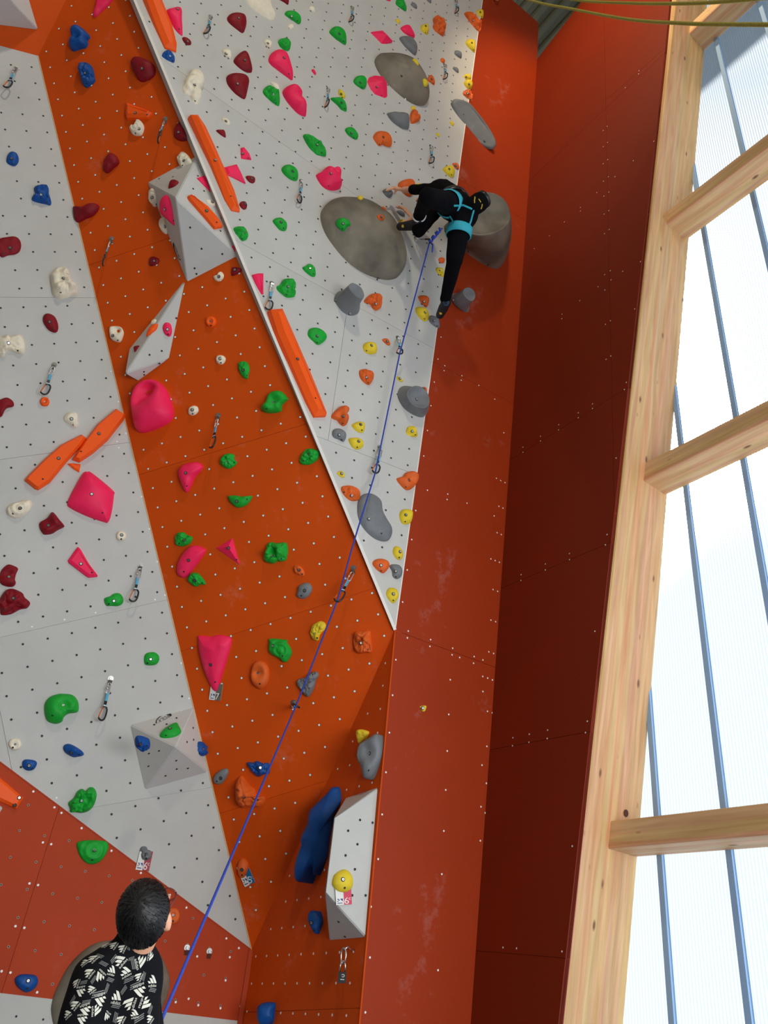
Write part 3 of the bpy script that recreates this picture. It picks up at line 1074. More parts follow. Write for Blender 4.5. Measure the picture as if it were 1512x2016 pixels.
hold('g', 'GL', 'neon', 'long neon orange bar hold on the left wall, upper of the crossing pair', '860,783 932,830 920,862 800,1015 690,1112 590,1180 535,1160 620,1030 720,900', [(736, 959)], 'f', .28, .016)
hold('g', 'GL', 'neon', 'tiny red-orange wedge hold where the two neon bars cross', '500,1185 530,1180 600,1188 590,1250 545,1225', None, 'f', .3)
hold('j', 'GL', 'pink', 'big pink four-cornered peaked hold on the left wall', '650,110 690,125 840,250 848,290 830,420 805,485 770,485 640,440 520,380 500,345 530,270 610,130', [(682, 275)], 'o', .28, ((690, 250, .35, 80),), pk=(690, 265))
hold('j', 'GL', 'white', 'white wavy hold left of the big pink peaked hold', '50,385 85,350 140,335 190,322 230,325 238,365 215,405 170,440 115,458 70,440 50,420', [(150, 380)], 's')
hold('j', 'GL', 'red', 'dark red three-cornered hold below the white wavy hold', '385,412 410,425 440,465 478,510 470,525 430,545 385,572 330,578 310,560 295,530 295,490 350,455', [(360, 509)], 'o', .5, ((420, 480, .4, 45), (350, 500, -.3, 40)))
hold('j', 'GL', 'white', 'small round white button hold right of the big pink peaked hold', '863,590 874,562 901,551 928,562 939,590 928,616 901,626 874,616', [(905, 579)], 'p', .45)
hold('j', 'GL', 'pink', 'flat pink kite-shaped hold above the green hold on the left wall', '580,667 600,685 660,790 728,880 725,892 660,900 640,890 510,790 503,770 560,690', [(602, 794)], 'f', .2, .022)
hold('j', 'GL', 'red', 'dark red scooped hold at the left edge, upper of a touching pair', '0,870 20,830 60,800 100,808 135,830 120,870 112,910 118,940 95,965 40,962 0,935', [(67, 892)], 'o', .45, ((60, 875, -.5, 45),))
hold('j', 'GL', 'red', 'dark red ridged hold at the left edge, lower of a touching pair', '0,1050 40,995 95,980 165,1010 185,1045 225,1085 200,1125 150,1135 80,1170 10,1175 0,1140 -20,1100', [(101, 1050)], 'r', .42, ((110, 1040, .3, 50), (150, 1090, -.4, 28)))
hold('j', 'GL', 'green', 'small green hold beside the carabiner of a quickdraw on the left wall', '775,1055 820,1035 850,1015 890,1015 915,1045 915,1085 880,1108 830,1108 790,1105', [(848, 1070)], 'o')
hold('m', 'GL', 'green', 'small rounded green hold above the pyramid volume on the left wall', '1073,200 1085,178 1110,168 1150,167 1180,190 1185,225 1165,255 1130,265 1085,262 1072,240', [(1121, 219)], 'o')
hold('m', 'GL', 'green', 'big green blob-shaped hold left of the lowest quickdraw', '330,600 335,545 370,500 430,478 470,475 540,485 580,530 587,590 570,615 510,625 475,650 460,685 410,700 350,675', [(470, 561)], 'o', .42, ((405, 600, .2, 40), (550, 545, .25, 40), (470, 560, -.3, 40)))
hold('m', 'GL', 'white', 'small cream hold near the left edge above the blue holds', '65,835 90,810 140,812 160,845 150,880 115,897 85,890 65,860', [(115, 850)], 'd', .4)
hold('m', 'GL', 'blue', 'blue oval hold with a raised lip left of the grey pyramid volume', '470,870 490,850 530,852 590,885 622,915 618,935 580,945 545,948 500,925 475,900', [(531, 914)], 'o', .5, ((560, 885, .4, 30),))
hold('m', 'GL', 'blue', 'small blue hold just above the brick red base wall', '165,985 185,965 225,965 265,975 275,1000 250,1040 205,1048 170,1025', [(217, 1010)], 'o')
hold('o', 'GL', 'green', 'green knobbly hold above the turtle-shell hold', '508,380 550,340 575,295 610,275 640,290 665,265 700,270 720,320 700,395 660,440 610,455 560,450 525,450 520,420', [(605, 364)], 'r', .42, ((690, 340, .4, 40), (590, 310, .3, 35), (640, 350, -.4, 30)))
hold('o', 'GL', 'grey', 'small dark grey hold over a red and white grade card', '1038,735 1048,712 1065,703 1090,708 1100,728 1125,740 1125,785 1090,810 1055,800 1045,765', [(1088, 766)], 'r')
hold('m', 'V3t', 'green', 'bright green half-moon hold on the low pyramid volume', '1188,790 1230,740 1310,700 1330,715 1348,765 1300,800 1220,810', [(1265, 734)], 'o', .35)
hold('m', 'V3b', 'blue', 'blue hold on the left corner of the low pyramid volume', '1003,830 1012,800 1040,790 1110,815 1113,870 1080,880 1050,892 1010,865', [(1045, 850)], 'r', .5)
hold('n', 'V3r', 'blue', 'blue hold on the right corner of the low pyramid volume', '45,960 60,915 95,908 140,940 150,970 130,1010 75,1012', [(112, 962)], 'r', .45, tb=.4)
# ---- base wall
hold('o', 'F4', 'green', 'green turtle-shell patterned hold on the brick red base wall', '568,690 600,665 670,657 740,660 795,672 805,720 780,775 740,820 680,838 630,820 590,770', [(702, 734)], 's', .32)
hold('o', 'F4', 'neon', 'neon orange bar hold end at the left edge on the base wall', '0,195 60,245 175,345 120,430 0,375 -90,330 -90,120', [(143, 343), (110, 398)], 'f', .22, .018)
hold('q', 'F4', 'orange', 'round burnt orange disc hold beside the belayer\'s head', '1238,518 1250,475 1288,456 1325,472 1338,518 1322,562 1288,580 1252,565', [(1286, 512)], 'd', .3)
hold('q', 'F4', 'blue', 'blue rounded hold at the lower left of the base wall', '110,985 150,955 220,952 270,965 284,1010 255,1060 200,1088 150,1065 118,1030', [(210, 1000)], 'o', .45, ((200, 1020, -.2, 25),))
hold('q', 'F4', 'macro', 'huge smooth grey dome behind the belayer in printed shirt', '378,1250 385,1150 420,1050 500,900 600,790 700,725 800,700 950,700 1100,735 1180,790 1230,880 1262,980 1250,1090 1200,1220 1130,1340 1000,1440 800,1500 600,1490 430,1400', None, 'm', .22, name='climbing_macro', cat='climbing macro')
# ---- orange centre facet
hold('a', 'OC', 'pink', 'pink wedge hold cut by the top edge on the orange facet', '725,-10 790,-40 850,-15 820,30 760,90 715,128 693,115 715,50', None, 'o', .3)
hold('a', 'OC', 'blue', 'blue double-lobed hold near the top of the orange facet', '537,250 560,215 600,208 650,245 673,280 655,310 660,330 645,360 600,372 545,385 522,345 545,310', None, 'o', .5, ((600, 250, .35, 40), (595, 345, .25, 35), (600, 305, -.5, 22)))
hold('a', 'OC', 'blue', 'blue elongated hold below the blue double-lobed hold', '590,520 605,485 640,472 680,490 700,535 708,580 712,610 680,640 650,658 625,640 610,600 605,560', [(634, 545)], 'r', .45)
hold('a', 'OC', 'red', 'dark red rounded triangular hold high on the orange facet', '978,480 1000,440 1040,435 1100,455 1150,490 1162,540 1145,580 1090,612 1045,610 1015,570 990,520', [(1058, 510)], 'o', .45)
hold('a', 'OC', 'neon', 'small neon orange wedge hold above the white notched hold', '945,770 1000,790 1140,845 1138,858 1110,890 950,893 940,860', [(1007, 840)], 'f', .3)
hold('a', 'OC', 'white', 'white notched hold directly under the small neon wedge', '967,955 985,940 1005,945 1030,893 1060,915 1075,955 1060,1005 1030,1015 995,1008 975,985', [(1033, 957)], 's', .45)
hold('a', 'OC', 'red', 'dark red teardrop hold beside the white trim', '1333,912 1350,935 1385,980 1402,1030 1385,1053 1335,1050 1300,1020 1303,970', [(1330, 985)], 'o', .4)
hold('a', 'OC', 'red', 'dark red pear-shaped hold above the large pyramid volume', '830,1145 870,1165 890,1215 850,1255 810,1290 785,1285 772,1255 790,1190', None, 'o', .5)
hold('d', 'OC', 'red', 'dark red wide jug where the left wall meets the orange facet', '555,487 630,490 700,462 735,470 740,500 700,550 640,575 585,600 560,580 553,530', None, 'o', .5, ((600, 560, -.3, 50),))
hold('d', 'OC', 'red', 'small dark red round hold left of the large pyramid volume', '1112,890 1120,860 1150,853 1185,870 1183,900 1155,918 1118,922', [(1148, 884)])
hold('e', 'OC', 'white', 'small white crescent hold under the large pyramid volume', '533,1000 560,995 570,975 590,965 608,990 600,1020 570,1037 540,1025', [(570, 1000)], 'o', .45)
hold('e', 'OC', 'red', 'small dark red triangular hold next to the white crescent hold', '668,940 690,930 742,945 720,975 668,995', [(690, 950)], 'o', .4)
hold('h', 'OC', 'neon', 'small neon orange doughnut hold on the orange facet', '174,130 184,100 212,90 240,100 250,130 240,158 212,170 184,158', [(205, 122)], 'd', .5)
hold('g', 'OC', 'white', 'white ring-shaped hold left of the slim kite volume', '822,175 850,162 900,168 922,205 915,245 895,280 850,272 825,245', [(840, 230)], 'o', .5, ((880, 200, -1.1, 26),))
hold('g', 'OC', 'pink', 'huge pink boulder hold with a deep scoop under the kite volume', '985,750 985,690 1010,620 1050,580 1100,558 1160,565 1220,605 1265,680 1290,760 1298,820 1270,875 1200,915 1120,945 1060,955 1020,930 1000,860', None, 'o', .42, ((1130, 630, -.55, 62), (1090, 685, -.55, 60), (1050, 735, -.3, 40)), pk=(1160, 800), name='climbing_hold')
hold('g', 'OC', 'white', 'small white knob right of the huge pink boulder hold', '1403,800 1410,770 1440,752 1470,760 1478,790 1460,815 1435,825 1410,818', [(1432, 781)], 's', .5)
hold('h', 'OC', 'white', 'small white knob above and left of the slender green hold', '248,410 256,385 280,376 305,382 320,405 308,435 285,446 258,437', [(278, 400)], 's', .5)
hold('h', 'OC', 'green', 'slender upright green hold near the white trim', '415,440 440,422 480,430 498,480 488,530 485,550 460,550 435,520 418,480', [(449, 485)], 'r')
hold('h', 'OC', 'green', 'large green jug with curled lip next to the third neon bar', '588,770 620,730 640,670 690,642 740,650 785,700 770,720 740,750 735,790 700,805 640,808 595,795', [(675, 728)], 'o', .5, ((640, 780, .35, 45), (690, 720, -.5, 40)))
hold('h', 'OC', 'green', 'green knobbly hold below the quickdraw in the middle', '278,1160 300,1125 345,1107 385,1120 383,1150 405,1175 380,1205 340,1222 300,1205 280,1185', [(328, 1168)], 'r')
hold('h', 'OC', 'green', 'green creased hold just left of the white trim', '870,1160 890,1110 930,1072 990,1078 1017,1105 1005,1150 960,1185 915,1193 880,1185', [(937, 1115)], 'r')
hold('k', 'OC', 'pink', 'pink tapering hold left of the green crescent hold', '122,105 150,65 200,45 265,38 302,65 295,95 245,150 215,220 185,263 160,240 140,190 125,150', [(172, 118)], 'o', .4)
hold('k', 'OC', 'green', 'green crescent-shaped hold in the middle of the orange facet', '492,290 540,285 600,293 665,288 665,305 640,345 600,370 555,375 515,345 495,315', [(553, 329)], 'o', .45)
hold('k', 'OC', 'green', 'small green hold touching the top of the pink half-oval hold', '97,590 120,562 160,560 185,580 220,592 222,620 195,650 150,665 105,655 97,620', [(161, 618)], 'r')
hold('k', 'OC', 'pink', 'pink half-oval hold between two small green holds', '110,830 120,780 160,710 210,665 260,658 315,680 325,700 280,770 210,860 175,895 140,895 112,870', [(193, 768)], 'o', .33)
hold('k', 'OC', 'green', 'small green hold touching the bottom of the pink half-oval hold', '187,905 220,862 265,865 300,900 325,945 285,950 250,965 210,940', [(239, 917)], 'r')
hold('k', 'OC', 'pink', 'sharp pink triangular hold in the middle of the orange facet', '520,603 580,807 400,677', [(492, 676)], 'y', .38, pk=(505, 672))
hold('k', 'OC', 'green', 'green two-lobed hold in the middle of the orange facet', '755,750 770,700 780,650 815,632 850,640 915,635 933,665 932,720 920,765 885,778 860,775 825,793 770,780', [(812, 735)], 'r', .4, ((880, 690, .3, 45), (800, 740, .2, 40), (835, 690, -.5, 22)))
hold('k', 'OC', 'orange', 'small brown-orange hold above the small grey pebble hold', '975,830 990,805 1025,810 1055,850 1052,885 1020,880 985,860', [(1012, 840)], 'r')
hold('k', 'OC', 'grey', 'small grey pebble hold below the brown-orange hold', '1005,1000 1015,960 1060,935 1095,940 1115,975 1100,1020 1060,1052 1020,1050 998,1030', [(1057, 994)], 'o')
hold('n', 'OC', 'yellow', 'knobbly yellow hold beside the blue rope', '912,90 930,40 985,10 1025,30 1020,70 985,110 970,155 935,150 915,115', [(946, 100)], 'r')
hold('n', 'OC', 'orange', 'burnt orange jug with a ridge near the right edge of the orange facet', '1235,130 1250,90 1290,82 1355,85 1362,140 1372,215 1365,245 1330,245 1290,252 1255,240 1235,190', [(1288, 174)], 'r', .45, ((1335, 150, .4, 40),))
hold('n', 'OC', 'pink', 'tall pink shield-shaped hold above a grey and white grade card', '78,135 85,118 140,122 180,125 230,113 290,120 327,145 315,220 280,340 240,470 220,530 195,530 165,480 120,370 85,230', [(169, 336)], 'o', .22, ((180, 200, .25, 40), (260, 180, .2, 30)))
hold('n', 'OC', 'green', 'green shell-ridged hold above the lower rope clip', '603,160 620,140 735,150 740,170 770,220 772,260 740,310 710,315 685,290 610,245', [(633, 195)], 's', .35)
hold('n', 'OC', 'orange', 'burnt orange oval ring hold left of the rope', '469,410 482,345 510,310 540,303 575,320 600,360 606,410 598,460 575,500 540,517 500,490 478,455', [(525, 400)], 'd', .38, pk=(528, 390))
hold('n', 'OC', 'grey', 'grey winged hold behind the rope', '810,465 830,440 880,425 930,388 965,390 975,415 955,450 940,510 905,570 880,568 850,530 820,495', [(935, 400)], 'r', .4)
hold('n', 'OC', 'grey', 'small grey oval hold beside the low pyramid volume', '190,1180 215,1140 260,1110 295,1110 303,1140 275,1195 240,1225 200,1215', [(244, 1180)], 'o')
hold('n', 'OC', 'blue', 'blue bow-tie shaped hold at the foot of the orange facet', '440,1065 470,1060 490,1065 515,1050 560,1068 605,1068 608,1140 570,1150 530,1168 500,1150 465,1110', [(538, 1101)], 'r', .4)
hold('p', 'OC', 'orange', 'big burnt orange fin-shaped hold behind the rope', '243,280 255,210 285,178 310,200 340,240 385,280 400,320 455,330 460,370 430,405 360,410 300,413 255,370', [(303, 337)], 'r', .45, ((330, 290, .45, 50), (430, 370, .2, 30)))
hold('p', 'OC', 'orange', 'small brown-orange hold over a blue and white grade card', '258,860 270,810 300,790 330,815 340,860 320,920 290,938 265,910', [(287, 878)], 'o', .5)
# ---- on the large pyramid and the kite volume
hold('e', 'V1t', 'white', 'cream shell hold on the top corner of the large pyramid', '272,160 290,120 330,98 365,130 368,160 320,180 295,190', [(308, 135)], 's', .5)
hold('e', 'V1t', 'red', 'small dark red hold on the upper face of the large pyramid', '198,340 215,300 245,285 273,300 250,330 205,347', None, 'o', .35)
hold('e', 'V1l', 'white', 'upper of two cream oval holds on the shaded face of the large pyramid', '53,370 75,342 110,365 125,430 120,490 90,480 60,430', [(73, 411)], 's', .4, tb=.45)
hold('e', 'V1l', 'pink', 'pink oval hold on the shaded left face of the large pyramid', '140,490 150,420 180,393 220,415 250,480 263,560 263,628 200,580 150,530', [(168, 500)], 'o', .35, tb=.35)
hold('e', 'V1l', 'white', 'lower of two cream oval holds on the shaded face of the large pyramid', '128,600 145,562 190,570 205,620 200,690 180,690 145,650', [(168, 628)], 'o', .4, tb=.45)
hold('e', 'V1r', 'pink', 'flat pink three-cornered hold on the right face of the large pyramid', '402,270 465,247 487,255 535,385 515,387', None, 'f', .15)
hold('e', 'V1r', 'neon', 'neon orange curved fin on the right face of the large pyramid', '333,408 355,400 480,490 550,570 593,640 530,655 460,570 340,430', [(480, 510)], 'f', .3)
hold('e', 'V1r', 'white', 'small white ridged shell on the right face of the large pyramid', '470,430 500,432 548,455 545,475 520,478 490,460', [(522, 445)], 's', .3)
hold('e', 'V1r', 'pink', 'tiny pink hold on the right tip of the large pyramid', '665,775 690,772 712,810 690,815', None, 'o', .3)
hold('g', 'V2m', 'pink', 'small pink oval hold on the slim kite volume', '1210,175 1222,140 1245,132 1270,145 1280,185 1275,225 1255,238 1225,218', [(1246, 184)], 'o', .35)
hold('g', 'V2l', 'neon', 'small neon orange hold on the edge of the slim kite volume', '1092,240 1100,195 1130,155 1172,142 1165,175 1130,220', None, 'o', .35, tb=.5)
hold('g', 'V2l', 'white', 'tiny white hold at the top edge of the slim kite volume', '1125,145 1135,115 1158,108 1172,128 1160,145', None, 'o', .45, tb=.5)
hold('g', 'V2l', 'red', 'tiny dark red hold on the left edge of the slim kite volume', '995,325 1005,308 1042,306 1030,340 1010,365', None, 'o', .35, tb=.5)
# ---- return wall
hold('p', 'FB', 'blue', 'huge dark blue leaf-like hold wedged beside the tall grey volume', '940,290 955,268 1010,262 1050,320 1048,360 1000,430 970,490 960,560 940,650 930,780 880,860 830,915 818,900 815,855 780,880 740,940 705,968 680,935 680,860 700,780 730,700 725,660 740,610 775,540 785,470 800,430 880,350', None, 'm', .25, ((760, 740, -.4, 60), (900, 480, .3, 70)), pk=(850, 640), tb=.8, lift=.32)
hold('n', 'FB', 'yellow', 'yellow hold tucked behind the grey cup hold on the return wall', '1252,830 1290,815 1340,830 1348,850 1320,880 1280,925 1260,900', None, 'r', .4)
hold('n', 'FB', 'grey', 'grey cup-shaped hold on the return wall above the tall volume', '1258,990 1275,930 1330,890 1390,852 1420,860 1440,920 1443,1010 1420,1090 1380,1160 1340,1185 1305,1170 1285,1090 1262,1040', [(1350, 996)], 'o', .42, ((1335, 985, -.55, 70),), pk=(1345, 1010))
hold('r', 'FB', 'blue', 'dark blue oval hold left of the tall volume\'s foot', '778,530 790,490 820,478 860,492 893,550 885,590 860,630 835,652 810,620 785,570', [(808, 570)], 'o', .4)
hold('r', 'FB', 'blue', 'bright blue ball hold at the bottom edge of the picture', '400,1230 410,1190 450,1165 510,1160 540,1180 530,1230 525,1290 480,1335 430,1335 405,1290', None, 'o', .5)
hold('r', 'V4f', 'yellow', 'yellow pear-shaped hold on the tall grey volume', '960,270 980,210 1045,172 1090,195 1112,250 1105,310 1060,342 1000,335 968,300', [(1040, 247)], 'o', .33)
# ---- upper grey facet
hold('b', 'GR', 'white', 'big cream hat-shaped hold cut by the top edge', '675,-20 700,50 760,110 840,155 885,167 912,150 915,110 890,60 875,0 850,-60 760,-90 690,-70', None, 'm', .22, ((810, -20, 1.0, 45),), name='climbing_hold')
hold('a', 'GR', 'neon', 'topmost neon orange bar beside the white trim', '1065,-10 1190,-10 1225,80 1280,220 1312,350 1308,408 1215,380 1135,180', None, 'f', .22, .045, tb=.1)
hold('b', 'GR', 'pink', 'pink triangular hold touching the topmost neon bar', '100,90 150,65 190,58 215,80 217,160 222,280 205,290 165,245 140,190', [(190, 70)], 'o', .35)
hold('b', 'GR', 'red', 'tiny dark red hold at the tip of the topmost neon bar', '222,283 250,282 285,310 285,335 255,340 230,315', [(262, 310)], 'o')
hold('b', 'GR', 'blue', 'small blue hold at the lower end of the topmost neon bar', '68,425 90,385 130,382 163,425 160,470 120,460', [(130, 418)], 'r')
hold('b', 'GR', 'white', 'tall skinny cream flame-shaped hold beside the trim', '270,560 290,525 330,520 370,550 385,600 380,640 350,670 365,700 355,760 320,812 290,800 270,740 225,720 215,660 235,630 240,600', [(315, 630)], 's', .3)
hold('b', 'GR', 'red', 'topmost of the three big dark red holds on the upper facet', '552,140 580,110 630,103 680,115 697,150 695,200 668,262 620,235 560,180', [(643, 135)], 'o', .35)
hold('b', 'GR', 'red', 'middle of the three big dark red holds on the upper facet', '598,465 630,415 680,383 710,410 735,490 740,535 720,550 680,545 630,510', [(688, 448)], 'o', .35)
hold('b', 'GR', 'red', 'lowest of the three big dark red holds on the upper facet', '547,600 560,565 620,552 690,565 717,605 705,680 690,740 670,753 610,715 560,650', [(634, 624)], 'o', .35)
hold('b', 'GR', 'white', 'small cream hold left of the middle big dark red hold', '515,380 550,368 580,385 587,430 575,450 545,430', [(550, 398)], 'o')
hold('b', 'GR', 'green', 'green oval hold near the top, below the cream hat', '980,110 1000,88 1060,95 1100,130 1103,170 1080,182 1030,150 990,125', [(1035, 122)], 'o')
hold('b', 'GR', 'white', 'tiny cream hold right of the topmost green oval', '1160,60 1185,48 1208,72 1205,98 1180,88', None, 'o')
hold('b', 'GR', 'white', 'tiny cream hold under the topmost green oval', '1005,195 1030,178 1050,195 1045,220 1020,222', None, 'o')
hold('b', 'GR', 'red', 'dark red hold cut by the top edge right of the cream hat', '932,-5 970,-20 1012,-5 1008,38 975,20', None, 'o')
hold('b', 'GR', 'green', 'green egg-shaped hold high on the upper facet, alone on its right', '1312,240 1340,210 1380,208 1425,240 1440,290 1437,335 1415,335 1360,300 1320,265', [(1392, 250)], 'o')
hold('b', 'GR', 'green', 'crinkled green hold above the long pink hold', '932,320 950,295 1000,293 1027,325 1020,370 990,388 950,365', None, 'r')
hold('b', 'GR', 'white', 'small cream shell hold left of the crinkled green hold', '825,310 850,297 885,315 885,350 870,370 840,345', [(860, 322)], 's')
hold('b', 'GR', 'pink', 'long pink tear-shaped hold on the upper facet', '858,455 880,405 935,375 985,395 1020,460 1043,560 1035,610 1000,590 920,530 870,490', [(980, 430)], 'o', .35)
hold('b', 'GR', 'pink', 'tiny pink chip on the upper facet', '1183,525 1200,518 1218,550 1205,560', None, 'o')
hold('b', 'GR', 'white', 'small cream striped hold tucked above a green hold and pink double hold', '875,615 910,615 940,645 948,690 920,670', None, 's', .3)
hold('b', 'GR', 'green', 'green ribbed hold left of the pink double hold', '820,680 850,648 900,655 940,705 945,770 930,797 880,765 830,715', [(900, 703)], 'r')
hold('b', 'GR', 'pink', 'pink double-bump hold below the long pink hold', '965,690 1000,650 1050,645 1100,690 1110,740 1135,810 1138,870 1115,880 1060,850 990,760', None, 'o', .4, ((1040, 690, .3, 45), (1100, 810, .3, 40), (1085, 735, -.35, 20)))
hold('b', 'GR', 'yellow', 'small yellow crescent beside a quickdraw high on the upper facet', '1380,700 1390,665 1420,690 1435,720 1420,738 1390,720', [(1405, 700)], 'o')
hold('b', 'GR', 'green', 'green fish-tail hold under the small yellow crescent', '1322,740 1350,732 1400,735 1435,775 1443,830 1400,822 1375,790', [(1408, 763)], 'o')
hold('c', 'GR', 'green', 'round green hold touching the pink five-sided hold', '205,610 230,575 275,570 305,600 303,645 280,670 240,655 215,635', [(263, 613)], 'o')
hold('c', 'GR', 'green', 'small green hold with three holes left of the orange fan hold', '145,970 165,953 200,955 240,1000 242,1030 220,1042 180,1020 160,1005', [(197, 990)], 'o')
hold('b', 'GR', 'white', 'tiny cream hold above the small dark red wedge', '512,885 545,880 575,910 570,935 535,925', [(548, 900)], 's')
hold('b', 'GR', 'red', 'small dark red wedge hold beside the second neon bar', '472,975 500,968 535,975 545,1025 510,1010', None, 'o')
hold('b', 'GR', 'pink', 'small flat pink trapezoid hold on the upper facet', '657,1105 680,1100 720,1150 735,1193 652,1193', [(672, 1143)], 'f', .25, .012)
hold('e', 'GR', 'pink', 'pink triangular wedge touching the second neon bar', '602,195 700,170 735,240 768,315 680,275 630,255', None, 'f', .25, .02)
hold('e', 'GR', 'red', 'upper of two small dark red drops beside the second neon bar', '768,258 800,253 835,265 838,295 815,310 785,295', [(815, 270)], 'o')
hold('e', 'GR', 'red', 'lower of two small dark red drops beside the second neon bar', '720,470 735,445 765,445 780,470 770,500 745,505', [(764, 459)], 'o')
hold('e', 'GR', 'green', 'smooth green dome hold just above a quickdraw', '1033,205 1055,178 1100,175 1150,215 1157,270 1135,293 1090,280 1045,240', [(1120, 216)], 'o')
hold('b', 'GR', 'green', 'long green two-part hold above the pink cluster hold', '1120,1015 1150,1005 1200,1030 1240,1070 1280,1105 1292,1150 1280,1168 1220,1163 1190,1140 1150,1090', [(1228, 1078)], 'r', .35)
hold('e', 'GR', 'pink', 'pink three-bump cluster hold on the upper facet', '1283,260 1320,240 1350,205 1385,200 1410,210 1440,205 1468,235 1470,300 1475,340 1440,365 1380,373 1320,340', [(1404, 232)], 'o', .45, ((1370, 260, .4, 50), (1445, 240, .25, 35), (1415, 250, -.3, 18), (1450, 330, .2, 35)))
hold('e', 'GR', 'green', 'green rounded hold halfway between the pyramid and the big stone dome', '968,590 990,570 1030,567 1070,600 1075,640 1060,663 1020,660 985,620', [(1034, 594)], 'o')
hold('e', 'GR', 'green', 'green hold beside the right tip of the large pyramid', '678,650 700,632 750,635 785,680 780,720 740,743 705,700', [(757, 670)], 'r')
hold('e', 'GR', 'green', 'small green hold on the long panel joint', '1188,940 1210,925 1240,908 1275,930 1288,970 1285,1000 1255,1003 1215,975', [(1250, 940)], 'r')
hold('e', 'GR', 'green', 'green turtle-shaped hold right of a quickdraw', '995,1080 1020,1065 1050,1025 1090,1020 1135,1045 1138,1090 1120,1110 1138,1130 1125,1155 1070,1163 1035,1140 1000,1110', [(1086, 1076)], 'r', .4)
hold('e', 'GR', 'pink', 'upright pink wedge beside the white trim above the third neon bar', '815,990 860,980 900,980 900,1140 880,1143 840,1060', None, 'f', .25)
hold('e', 'GR', 'neon', 'second neon orange bar beside the white trim', '344,-188 406,-188 466,-98 530,40 600,200 680,380 720,520 718,540 650,530 600,440 500,170 430,10', [(545, 133)], 'f', .2, .04, tb=.1)
hold('h', 'GR', 'neon', 'third and lowest neon orange bar beside the white trim', '630,50 730,42 800,200 940,520 1060,820 1055,845 960,852 900,730 780,440 690,240', [(855, 403)], 'f', .2, .045, tb=.1)
hold('h', 'GR', 'green', 'green rounded hold right of the lowest neon bar', '925,215 945,180 1000,175 1050,205 1070,240 1050,275 1000,305 965,280 930,245', [(1000, 233)], 'o', .33)
hold('h', 'GR', 'yellow', 'round yellow hold below the grey cone hold', '1335,330 1345,295 1385,280 1425,290 1442,325 1435,360 1395,373 1350,360', [(1404, 303)], 'o', .45)
hold('i', 'GR', 'orange', 'tiny orange leaf hold left of a rope clip', '573,110 600,100 625,115 635,145 620,153 590,135', [(613, 123)], 'o')
hold('h', 'GR', 'orange', 'burnt orange face-like hold below the round yellow hold', '1308,520 1315,490 1345,483 1385,492 1418,515 1412,560 1385,600 1350,590 1320,560', [(1367, 540)], 'r')
hold('i', 'GR', 'orange', 'burnt orange hooked hold above a small grey hold', '190,680 240,625 280,605 320,620 320,650 300,665 318,700 310,740 280,757 250,735 235,715 205,705', [(289, 679)], 'o', .5, ((280, 630, .4, 35), (280, 710, .3, 35), (245, 680, -.3, 25)))
hold('i', 'GR', 'yellow', 'upper of two yellow holds beside a small grey hold', '345,745 400,720 440,730 445,770 430,802 395,800 360,775', [(416, 740)], 'o')
hold('i', 'GR', 'grey', 'small grey hold under the burnt orange hooked hold', '198,810 215,778 255,772 300,800 305,840 285,870 250,855 210,840', [(256, 818)], 'o')
hold('i', 'GR', 'yellow', 'lower of two yellow holds beside a small grey hold', '322,860 335,843 400,843 433,870 430,910 385,930 345,910', [(402, 865)], 'o')
hold('i', 'GR', 'yellow', 'tiny yellow oval hold just right of the rope', '680,390 700,385 728,410 725,423 695,415', [(708, 398)], 'o')
loft('i', 'GR', 'grey', 'grey cup hold with a raised dished top at the rust red edge', '688,530 700,470 740,448 800,455 860,462 900,500 925,555 925,620 905,670 870,690 800,665 730,610', '762,525 775,478 820,452 878,466 918,515 928,580 900,615 845,612 795,585', .10, .34, .6, [(832, 553)])
hold('i', 'GR', 'orange', 'small orange hold peeking out behind the grey cup hold', '850,480 862,465 900,465 907,500 890,520', [(886, 473)], 'o')
hold('i', 'GR', 'yellow', 'yellow hold with a pointed corner below the grey cup hold', '748,800 765,760 810,755 825,790 838,828 800,833 760,822', [(799, 790)], 'r')
hold('i', 'GR', 'orange', 'burnt orange jug lapping over the rust red edge', '672,1150 720,1130 750,1100 800,1090 840,1110 845,1140 830,1180 800,1215 770,1232 740,1230 700,1195', [(777, 1153)], 'o', .4, ((785, 1150, -.5, 40), (800, 1110, .25, 35)))
hold('i', 'GR', 'yellow', 'tiny yellow half-round hold beside the white trim', '235,1105 265,1085 295,1105 290,1137 260,1128', [(274, 1105)], 'o')
hold('i', 'GR', 'orange', 'burnt orange grooved hold between trim and grey kidney hold', '265,1230 280,1200 350,1200 400,1230 410,1270 395,1305 340,1310 290,1275', [(349, 1268)], 'r')
hold('l', 'GR', 'grey', 'large grey kidney-shaped hold behind the rope', '380,400 395,320 430,280 480,270 530,290 565,330 575,400 610,470 645,530 645,580 620,622 570,632 500,610 430,550 390,480', [(477, 460)], 'm', .25, pk=(500, 450))
hold('l', 'GR', 'yellow', 'yellow rounded hold right of the grey kidney hold', '698,440 715,400 750,388 795,400 800,440 785,490 745,505 710,490', [(752, 430)], 'o')
hold('l', 'GR', 'yellow', 'yellow oval hold above the small grey two-hole hold', '650,710 665,670 690,665 725,700 727,745 700,768 670,750', [(710, 704)], 'o')
hold('l', 'GR', 'orange', 'smooth orange hold near the lower tip of the grey facet', '497,795 520,765 570,757 615,775 628,810 600,855 570,865 520,830', [(566, 805)], 'o')
hold('l', 'GR', 'grey', 'small grey two-hole hold near the lower tip of the grey facet', '627,815 650,798 700,805 723,840 715,890 680,910 650,890 645,850', [(677, 850)], 'o')
hold('l', 'GR', 'yellow', 'lowest yellow hold in the tip of the grey facet', '600,1020 625,975 670,978 692,1010 690,1050 660,1090 625,1070', [(660, 1018)], 'o')
